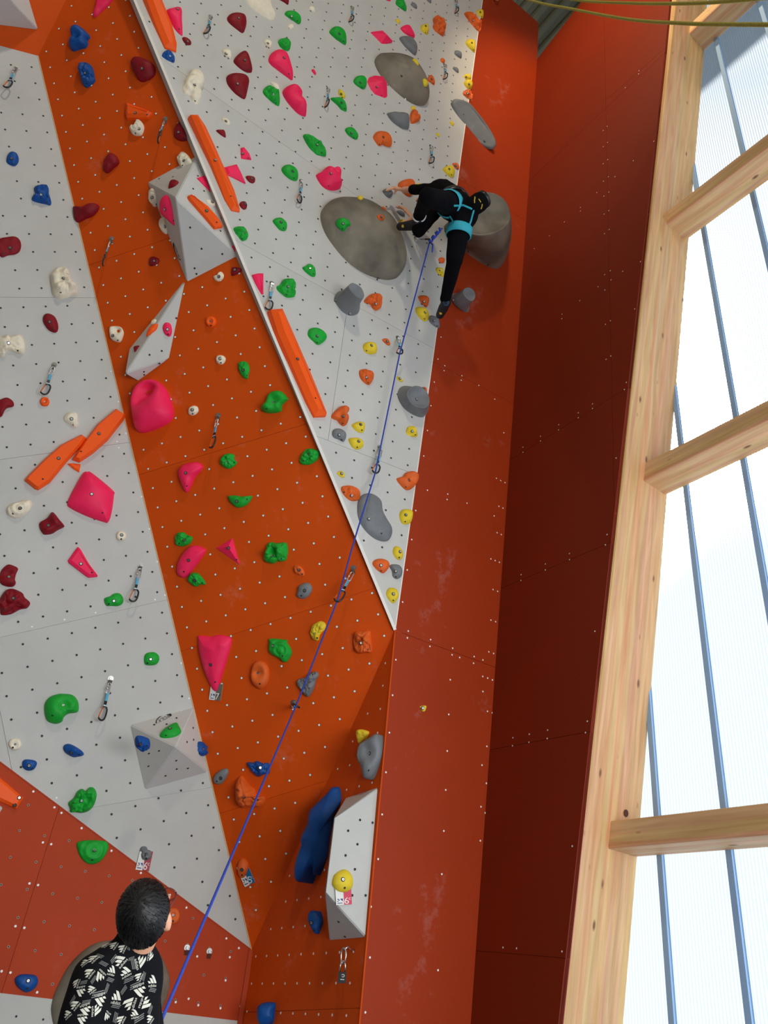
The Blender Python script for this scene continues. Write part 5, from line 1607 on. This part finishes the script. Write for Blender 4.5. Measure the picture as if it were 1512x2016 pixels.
M_SKIN = mat('warm_skin', srgb(232, 170, 136), .5, var=.05, vscale=20)
M_HAIRB = mat('black_hair', srgb(12, 10, 10), .5, var=.4, vscale=60, bump=.12, bscale=220)
M_HAIRN = mat('brown_hair', srgb(92, 60, 36), .5, var=.3, vscale=60)
M_PANTS = mat('black_leggings', srgb(7, 7, 12), .95, var=.1, vscale=10, spec=.12)
M_TOP = mat('black_shirt_cloth', srgb(6, 6, 8), .95, spec=.12)
M_TEAL = mat('turquoise_webbing', srgb(40, 170, 190), .6)
M_SHOE = mat('black_shoe_rubber', srgb(16, 16, 18), .6)
M_SHOEB = mat('dark_blue_shoe_upper', srgb(20, 60, 96), .6)
M_CLOTH = mat('dark_navy_print_cloth', srgb(11, 12, 17), .9, var=.2, vscale=5, spec=.2)
M_JEANS = mat('dark_trousers', srgb(40, 44, 58), .8)

# ---- climber
gy = lambda px, py: PL['GR'].hit(px, py)[1]
J = dict(hipR=at_y(908, 428, 3.10), kneR=at_y(895, 512, 3.22), ankR=at_y(877, 588, 3.48), heelR=at_y(878, 596, 3.50), toeR=at_y(866, 620, 3.63),
         hipL=at_y(892, 404, 3.12), kneL=at_y(842, 388, 2.98), ankL=at_y(823, 428, 3.36), heelL=at_y(826, 442, 3.36), toeL=at_y(788, 446, 3.52),
         pel=at_y(903, 412, 3.12), bel=at_y(890, 398, 3.20), che=at_y(868, 385, 3.32), nek=at_y(853, 380, 3.42), head=at_y(845, 386, 3.50),
         shU=at_y(866, 374, 3.30), elU=at_y(838, 373, 3.36), wrU=at_y(795, 374, 3.60), haU=at_y(776, 370, 3.68),
         shD=at_y(866, 405, 3.36), elD=at_y(824, 456, 3.36), wrD=at_y(811, 428, 3.54), haD=at_y(795, 410, 3.64))
cl = empty('person', J['pel'], 'climber in black leggings and long-sleeved top, turquoise harness, seen from below', 'person')
LABELS.append(cl['label'])
wx = np.array([1.0, 0, 0])


def hand(wr, ha, tip_px, thumb_px, y, r=.0085):
    g = [cap_geo(wr, ha, .024, .026, (PL['GR'].n, .62))]
    side = nrm(np.cross(ha - wr, PL['GR'].n))
    for k, ln in enumerate((.8, 1.0, .95, .75)):
        b = ha + side * (k - 1.5) * .0175
        t_ = at_y(*tip_px, y) + side * (k - 1.5) * .016
        m_ = mixp(b, t_, .5) + (EYE - ha) / np.linalg.norm(EYE - ha) * .016 + np.array([0, 0, .012])
        t2 = mixp(m_, t_, ln)
        g += [cap_geo(b, m_, r, r * .95), cap_geo(m_, t2, r * .95, r * .8)]
    tb_ = mixp(wr, ha, .55) - side * .022
    tt = at_y(*thumb_px, y)
    g += [cap_geo(tb_, mixp(tb_, tt, .55), .011, .010), cap_geo(mixp(tb_, tt, .55), tt, .010, .008)]
    return g


fh = nrm(np.array([-.5, .8, .25]))
fr = nrm(np.cross(fh, [0, 0, 1.0]))
fu = np.cross(fr, fh)
skin = [ell_geo(J['head'], (fr, fh, fu), (.074, .092, .108)), cap_geo(J['nek'], J['head'], .05, .05), cap_geo(J['head'] + fh * .085 - fu * .01, J['head'] + fh * .10 - fu * .03, .012, .016),
        cap_geo(J['che'], J['nek'], .09, .055), cap_geo(J['pel'], J['che'], .11, .11)]
for a, b, c_, d_ in (('shU', 'elU', .042, .036), ('elU', 'wrU', .037, .026), ('shD', 'elD', .042, .036), ('elD', 'wrD', .037, .026), ('hipR', 'kneR', .07, .05), ('kneR', 'ankR', .048, .034), ('hipL', 'kneL', .07, .05), ('kneL', 'ankL', .048, .034), ('ankR', 'toeR', .03, .03), ('ankL', 'toeL', .03, .03)):
    skin.append(cap_geo(J[a], J[b], c_, d_))
skin += hand(J['wrU'], J['haU'], (762, 376), (776, 382), 3.70) + hand(J['wrD'], J['haD'], (783, 410), (798, 418), 3.66)
fused('body', skin, .0075, M_SKIN, cl, 2)
hair = fused('hair', [ell_geo(J['head'] - fh * .016 + fu * .008, (fr, fh, fu), (.084, .094, .114))], .01, M_HAIRN, cl, 2)
pants = fused('leggings', [cap_geo(J['hipR'], J['kneR'], .098, .068), cap_geo(J['kneR'], J['ankR'], .064, .044), cap_geo(J['hipL'], J['kneL'], .098, .07), cap_geo(J['kneL'], J['ankL'], .066, .046),
                           ell_geo(mixp(J['hipR'], J['pel'], .4) + np.array([.02, -.02, 0]), I3, (.12, .12, .13)), ell_geo(mixp(J['hipL'], J['pel'], .3), I3, (.11, .11, .12)), cap_geo(J['pel'], J['bel'], .125, .12)], .010, M_PANTS, cl, 4, .004, 14)
shirt_c = fused('long_sleeved_top', [cap_geo(J['bel'], J['che'], .125, .135), cap_geo(J['che'], J['nek'], .12, .065), cap_geo(J['shU'], J['elU'], .058, .048), cap_geo(J['elU'], mixp(J['elU'], J['wrU'], .58), .048, .042),
                                     cap_geo(J['shD'], J['elD'], .062, .048), cap_geo(J['elD'], mixp(J['elD'], J['wrD'], .2), .048, .045)], .010, M_TOP, cl, 4, .005, 16)
for nm, an, he, to in (('climbing_shoe', 'ankR', 'heelR', 'toeR'), ('climbing_shoe', 'ankL', 'heelL', 'toeL')):
    s_ = fused(nm, [cap_geo(J[he], J[to], .042, .032), cap_geo(mixp(J[an], J[he], .3), J[he], .042, .040), cap_geo(mixp(J[he], J[to], .4), J[to], .042, .034)], .007, M_SHOE, cl, 3)
    sf = surf(s_)
    for q, nm2, mt, r_ in (((mixp(J[he], J[to], .86)), 'sole_dot', mat('yellow_dot', srgb(220, 185, 50), .6), .013), ((mixp(J[an], J[he], .9)), 'shoe_strap', M_SHOEB, .03)):
        d_ = q - EYE
        h = sf[0].ray_cast(Vector(EYE - sf[1]), Vector(nrm(d_)))
        if h[0] is not None:
            p_ = np.array(h[0]) + sf[1]
            a_, b_, n_ = frame(np.array(h[1]) if np.array(h[1]) @ d_ < 0 else -np.array(h[1]))
            V = []
            for k in range(14):
                x = p_ + (a_ * math.cos(k / 14 * 6.2832) + b_ * math.sin(k / 14 * 6.2832)) * r_
                hh = sf[0].find_nearest(Vector(x - sf[1]))
                V.append(np.array(hh[0]) + sf[1] + n_ * .003)
            o = mesh_obj(nm2, V, [tuple(range(14))], mt)
            o.parent = s_
            o.location = -sf[1]
# ankle band, harness
def band(p, t, r, w, mt, name, parent, n=24, flat=None):
    t = nrm(t)
    a_ = nrm(np.cross(t, [.3, .5, .8]))
    b_ = np.cross(t, a_)
    V, Fc = [], []
    for k in range(n):
        d_ = a_ * math.cos(2 * math.pi * k / n) + b_ * math.sin(2 * math.pi * k / n)
        V += [p + d_ * r - t * w / 2, p + d_ * (r + .009) - t * w * .42, p + d_ * (r + .009) + t * w * .42, p + d_ * r + t * w / 2]
    for k in range(n):
        for j in range(3):
            Fc.append((4 * k + j, 4 * ((k + 1) % n) + j, 4 * ((k + 1) % n) + j + 1, 4 * k + j + 1))
    o = mesh_obj(name, V, Fc, mt, smooth=True)
    o.parent = parent
    o.location = -np.asarray(parent['_base'], float)
    return o


band(mixp(J['kneL'], J['ankL'], .88), J['ankL'] - J['kneL'], .050, .016, M_WHITE, 'ankle_band', cl)
harness = empty('climbing_harness', J['pel'], 'turquoise climbing harness worn by the climber', 'harness')
LABELS.append(harness['label'])
band(mixp(J['hipL'], J['kneL'], .16), J['kneL'] - J['hipL'], .100, .078, M_TEAL, 'leg_loop', harness)
band(mixp(J['hipR'], J['kneR'], .34), J['kneR'] - J['hipR'], .094, .078, M_TEAL, 'leg_loop', harness)
psf = surf(pants)


def strap(pxl, r, mt, name, parent, sf, lift=.004):
    pts = []
    for i in range(len(pxl) - 1):
        for k in range(8):
            x = pxl[i][0] + (pxl[i + 1][0] - pxl[i][0]) * k / 8
            y = pxl[i][1] + (pxl[i + 1][1] - pxl[i][1]) * k / 8
            p_, n_ = cast(sf, x, y)
            if p_ is not None:
                pts.append(p_ + n_ * lift)
    if len(pts) < 3:
        return
    o = mesh_obj(name, *tube_geo(pts, r, 6), mt, smooth=True)
    o.parent = parent
    o.location = -np.asarray(parent['_base'], float)


strap([(893, 405), (912, 405), (931, 413)], .008, M_TEAL, 'rear_strap', harness, psf)
strap([(932, 414), (926, 436), (919, 454)], .008, M_TEAL, 'rear_strap', harness, psf)
strap([(886, 425), (893, 438), (899, 450)], .006, M_TEAL, 'rear_strap', harness, psf)
band(mixp(J['pel'], J['bel'], .8), J['bel'] - J['pel'], .128, .07, M_BLACK, 'waist_belt', harness)
cbp = at_y(938, 402, 2.98)
bag = empty('chalk_bag', cbp, 'black round chalk bag with yellow marks on the harness', 'chalk bag')
LABELS.append(bag['label'])
ba = nrm(np.array([.45, -.35, .6]))
b1 = nrm(np.cross(ba, [0, 1.0, 0]))
b2 = np.cross(ba, b1)
bagm = fused('pouch', [cap_geo(cbp - ba * .05, cbp + ba * .03, .075, .078)], .008, M_TOP, bag, 2)
band(cbp + ba * .075, ba, .062, .03, M_BLACK, 'rim', bag)
bsf = surf(bagm)
for q in (((935, 388), (934, 394), (934, 401)), ((942, 392), (945, 396), (946, 399)), ((949, 402), (948, 408), (946, 412))):
    strap(q, .004, mat('yellow_dot', srgb(220, 185, 50), .6), 'yellow_mark', bag, bsf, .002)

# ---- belaying boy
HB = at_dist(286, 1797, 2.45)
by = empty('person', np.array([HB[0], HB[1], 0.0]), 'person in black shirt with white all-over logo print, looking up and holding the rope', 'person')
LABELS.append(by['label'])
f_ = nrm(np.array([.60, .68, .46]))
r_ = nrm(np.cross(f_, [0, 0, 1.0]))
u_ = np.cross(r_, f_)
D = at_dist
B = dict(nek=D(263, 1868, 2.50), shL=D(188, 1930, 2.47), shR=D(270, 1916, 2.60), up=D(245, 1925, 2.53), mid=D(226, 2000, 2.53), wai=D(218, 2110, 2.53), hip=D(212, 2230, 2.55),
         elL=D(150, 2060, 2.46), haL=D(255, 2100, 2.80), elR=D(283, 2050, 2.66), haR=D(285, 2070, 2.78))
hd = B['hip']
lt = nrm(B['shL'] - B['shR']) * np.array([1, 1, 0])
feet = []
skin = [ell_geo(HB + f_ * .009, (r_, f_, u_), (.059, .073, .082)), cap_geo(HB - u_ * .045 - f_ * .02, B['nek'], .046, .050),
        cap_geo(HB + f_ * .086 - u_ * .010, HB + f_ * .097 - u_ * .028, .009, .013), cap_geo(HB + f_ * .075 - u_ * .052 - r_ * .014, HB + f_ * .075 - u_ * .052 + r_ * .014, .009, .009),
        cap_geo(HB + f_ * .05 - u_ * .076, HB + f_ * .07 - u_ * .074, .026, .019)]
for s_ in (-1, 1):
    skin.append(ell_geo(HB + r_ * s_ * .064 - u_ * .020 - f_ * .002, (r_, f_, u_), (.011, .018, .029)))
    skin.append(ell_geo(HB + r_ * s_ * .027 + f_ * .079 + u_ * .010, (r_, f_, u_), (.017, .011, .009)))
skin += [cap_geo(B['nek'], B['up'], .05, .06), cap_geo(B['up'], B['hip'], .065, .085)]
for a, b, c_, d_ in (('shL', 'elL', .045, .038), ('elL', 'haL', .036, .026), ('shR', 'elR', .045, .038), ('elR', 'haR', .036, .026)):
    skin.append(cap_geo(B[a], B[b], c_, d_))
for hk in ('haL', 'haR'):
    d_ = nrm(BELAY - B[hk])
    sd = nrm(np.cross(d_, [0, 0, 1.0]))
    skin.append(cap_geo(B[hk], B[hk] + d_ * .05, .028, .03, (np.array([0, 0, 1.0]), .6)))
    for k in range(4):
        b0 = B[hk] + d_ * .06 + sd * (k - 1.5) * .018
        skin += [cap_geo(b0, b0 + d_ * .03 - zz * .008, .009, .009), cap_geo(b0 + d_ * .03 - zz * .008, b0 + d_ * .02 - zz * .03, .009, .008)]
    skin.append(cap_geo(B[hk] - sd * .025, B[hk] + d_ * .045 - sd * .035, .011, .009))
legs = []
for s_ in (-1, 1):
    h0 = hd + lt * s_ * .09
    k0 = np.array([h0[0], h0[1], .48]) + nrm(np.array([f_[0], f_[1], 0])) * .03
    a0 = np.array([h0[0], h0[1], .09])
    t0 = a0 + nrm(np.array([f_[0], f_[1], 0])) * .16 - zz * .05
    skin += [cap_geo(h0, k0, .075, .05), cap_geo(k0, a0, .048, .035), cap_geo(a0, t0, .035, .03)]
    legs += [cap_geo(h0, k0, .092, .068), cap_geo(k0, a0 + zz * .02, .066, .055)]
    feet.append((a0, t0))
fused('body', skin, .008, M_SKIN, by, 2)
fused('trousers', legs + [cap_geo(B['hip'] + zz * .08, B['hip'] - zz * .02, .135, .13)], .012, M_JEANS, by, 3)
for a0, t0 in feet:
    fused('trainer', [cap_geo(a0 - zz * .03, t0 + zz * .002, .045, .038, (zz, .8)), cap_geo(a0, a0 - zz * .03, .042, .045)], .009, M_WHITE, by, 2)
hb = fused('hair', [ell_geo(HB - f_ * .014 + u_ * .006, (r_, f_, u_), (.067, .076, .086)), ell_geo(HB - f_ * .030 - u_ * .032, (r_, f_, u_), (.053, .042, .046))], .006, M_HAIRB, by, 4, .0012, 22)
# strands combed from the crown, laid over the scalp
hsf = surf(hb)
crown = nrm(-f_ * .62 + u_ * .62 + r_ * .1)
SV, SF = [], []
rnd = random.Random(3)
for k in range(1500):
    d_ = nrm(np.array([rnd.gauss(0, 1) for _ in range(3)]))
    if d_ @ f_ > .45:
        continue
    t_ = d_ - crown * (d_ @ crown)
    t_ = nrm(-crown + d_ * (d_ @ crown)) if np.linalg.norm(t_) < .05 else nrm(t_ * (d_ @ crown) - crown * np.linalg.norm(t_))
    t_ = nrm(t_ + .25 * np.array([rnd.gauss(0, 1) for _ in range(3)]))
    w_ = nrm(np.cross(d_, t_))
    pts = []
    for m_ in range(4):
        x = HB - f_ * .012 + d_ * .085 + t_ * (.014 * m_)
        h = hsf[0].find_nearest(Vector(x - hsf[1]))
        pts.append(np.array(h[0]) + hsf[1] + np.array(h[1]) * (.0005 + .0035 * math.sin(m_ / 3 * 2.4)))
    o_ = len(SV)
    for m_, x in enumerate(pts):
        hw = .0026 * (1 - .28 * m_)
        SV += [x - w_ * hw, x + w_ * hw]
    SF += [(o_ + 2 * m_, o_ + 2 * m_ + 1, o_ + 2 * m_ + 3, o_ + 2 * m_ + 2) for m_ in range(3)]
hs = mesh_obj('hair_strands', SV, SF, M_HAIRB)
hs.parent = hb
hs.location = -hsf[1]
hs['kind'] = 'stuff'
wl = .9
shirt = fused('printed_shirt', [cap_geo(B['up'], B['mid'], .104, .116, (nrm(np.array([f_[0], f_[1], 0])), .8)), cap_geo(B['mid'], B['wai'], .118, .124, (nrm(np.array([f_[0], f_[1], 0])), .8)), cap_geo(B['wai'], B['hip'], .125, .13, (nrm(np.array([f_[0], f_[1], 0])), .85)),
                            cap_geo(B['shL'], B['shR'], .060, .060), cap_geo(B['nek'] - zz * .01, mixp(B['nek'], HB, .30) - f_ * .012, .060, .052), cap_geo(mixp(B['shL'], B['nek'], .25), B['nek'] - zz * .02, .060, .062), cap_geo(mixp(B['shR'], B['nek'], .25), B['nek'] - zz * .02, .060, .062),
                            cap_geo(B['shL'], B['elL'], .064, .056), cap_geo(B['elL'], mixp(B['elL'], B['haL'], .7), .06, .05), cap_geo(B['shR'], B['elR'], .060, .054), cap_geo(B['elR'], mixp(B['elR'], B['haR'], .5), .058, .05)], .010, M_CLOTH, by, 5, .007, 9)
# glasses
gl_ = empty('glasses', HB, 'thin-framed glasses worn by the belayer', 'glasses')
LABELS.append(gl_['label'])
fm = mat('brown_frame', srgb(110, 50, 40), .4)
for s_ in (-1, 1):
    c_ = HB + f_ * .090 + r_ * s_ * .030 + u_ * .012 - HB
    mesh_obj('lens_rim', *tube_geo([c_ + r_ * .022 * math.cos(t_) + u_ * .017 * math.sin(t_) for t_ in np.linspace(0, 6.283, 18, endpoint=False)], .0022, 5, True), fm, smooth=True).parent = gl_
    mesh_obj('temple', *tube_geo([c_ + r_ * s_ * .022 + u_ * .006, c_ + r_ * s_ * .032 - f_ * .03 + u_ * .004, c_ + r_ * s_ * .034 - f_ * .10 - u_ * .004], .0024, 5), fm, smooth=True).parent = gl_
mesh_obj('bridge', *tube_geo([f_ * .090 - r_ * .008 + u_ * .014, f_ * .093 + u_ * .017, f_ * .090 + r_ * .008 + u_ * .014], .002, 5), fm, smooth=True).parent = gl_
# printed logos on the shirt
ssf = surf(shirt)
T2, TF = text_geo('adidas', 1.0)
tx = [v[0] for v in T2]
ty = [v[1] for v in T2]


def logo2d():
    V, Fc = [], []
    for b0, b1, h in ((.04, .29, .24), (.36, .64, .50), (.71, 1.0, .76)):
        n_ = 3
        o = len(V)
        for k in range(n_ + 1):
            y = h * k / n_
            V += [(b0 - .577 * y - .5, y - .2), (b1 - .577 * y - .5, y - .2 + (.0 if k < n_ else -.06))]
        Fc += [(o + 2 * k, o + 2 * k + 1, o + 2 * k + 3, o + 2 * k + 2) for k in range(n_)]
    o = len(V)
    V += [((x - min(tx)) / (max(tx) - min(tx)) - .5, (y - min(ty)) / (max(ty) - min(ty)) * .24 - .52) for x, y in T2]
    Fc += [tuple(i + o for i in q) for q in TF]
    return V, Fc


def stripes2d():
    V, Fc = [], []
    for j in range(3):
        o = len(V)
        for k in range(5):
            x = -.5 + k / 4
            V += [(x + .06 * j, .16 * j - .2), (x + .06 * j, .16 * j - .12)]
        Fc += [(o + 2 * k, o + 2 * k + 2, o + 2 * k + 3, o + 2 * k + 1) for k in range(4)]
    return V, Fc


LG, ST = logo2d(), stripes2d()
M_PR = mat('cream_shirt_print', srgb(214, 212, 198), .7)
M_PG = mat('grey_shirt_print', srgb(120, 122, 118), .7)


def decal(geo, cx, cy, ang, size, mt, name):
    """print laid on the cloth around one surface point"""
    s_ = 280 / 1512
    p_, n_ = cast(ssf, 80 + cx * s_, 1700 + cy * s_)
    if p_ is None:
        return
    vr = nrm(CAMX - n_ * (CAMX @ n_))
    vu = np.cross(n_, vr)
    a = math.radians(ang)
    e1, e2 = vr * math.cos(a) + vu * math.sin(a), vu * math.cos(a) - vr * math.sin(a)
    L = .74 * size * s_ / F * np.linalg.norm(p_ - EYE)
    V = []
    for x, y in geo[0]:
        q = p_ + (e1 * x + e2 * y) * L
        h = ssf[0].find_nearest(Vector(q - ssf[1]))
        V.append(np.array(h[0]) + np.array(h[1]) * .0016)
    o = mesh_obj(name, V, geo[1], mt)
    o.parent = shirt
    o.location = (0, 0, 0)


for a in ((690, 870, 55, 105), (778, 870, 62, 100), (868, 900, 66, 90), (470, 1050, 35, 90), (556, 1010, 58, 110), (845, 1030, 56, 125), (1065, 1045, -72, 130), (1165, 985, -80, 95), (905, 1150, 16, 115), (757, 1140, -8, 95), (515, 1160, 60, 100), (630, 1195, 150, 105), (1040, 1200, 74, 85),
          (1190, 1250, 10, 115), (1050, 1350, 200, 130), (425, 1360, 188, 100), (632, 1450, 195, 125), (380, 1270, 75, 90), (945, 1485, 82, 130), (1110, 1490, -100, 130), (805, 1425, -6, 125), (365, 1500, 55, 95), (475, 1555, 200, 110), (592, 1565, -80, 105), (1000, 1600, 14, 85), (290, 1600, 40, 85), (440, 1655, 190, 100), (850, 1660, 70, 90), (1160, 1650, 60, 90), (540, 1335, 40, 80), (700, 1620, 150, 80)):
    decal(LG, *a, M_PR, 'logo_print')
for a in ((620, 985, -20, 100), (665, 1065, -15, 95), (985, 1065, -72, 110), (775, 1020, 62, 95), (930, 1235, 28, 110), (1092, 1205, 85, 90), (735, 1235, -15, 90), (1000, 1300, 25, 120), (1185, 1345, -4, 95), (455, 1265, 10, 80), (600, 1390, 14, 130), (480, 1475, 10, 90), (795, 1515, -8, 100), (340, 1460, 62, 90), (1160, 1560, 80, 100), (795, 1645, 88, 100), (1040, 1650, 32, 120), (940, 890, 84, 70), (560, 1240, 60, 80), (880, 1350, 60, 90), (700, 1330, 75, 90), (960, 1010, 20, 70)):
    decal(ST, *a, M_PG, 'stripe_print')
for o in list(bpy.data.objects):
    if '_base' in o:
        del o['_base']
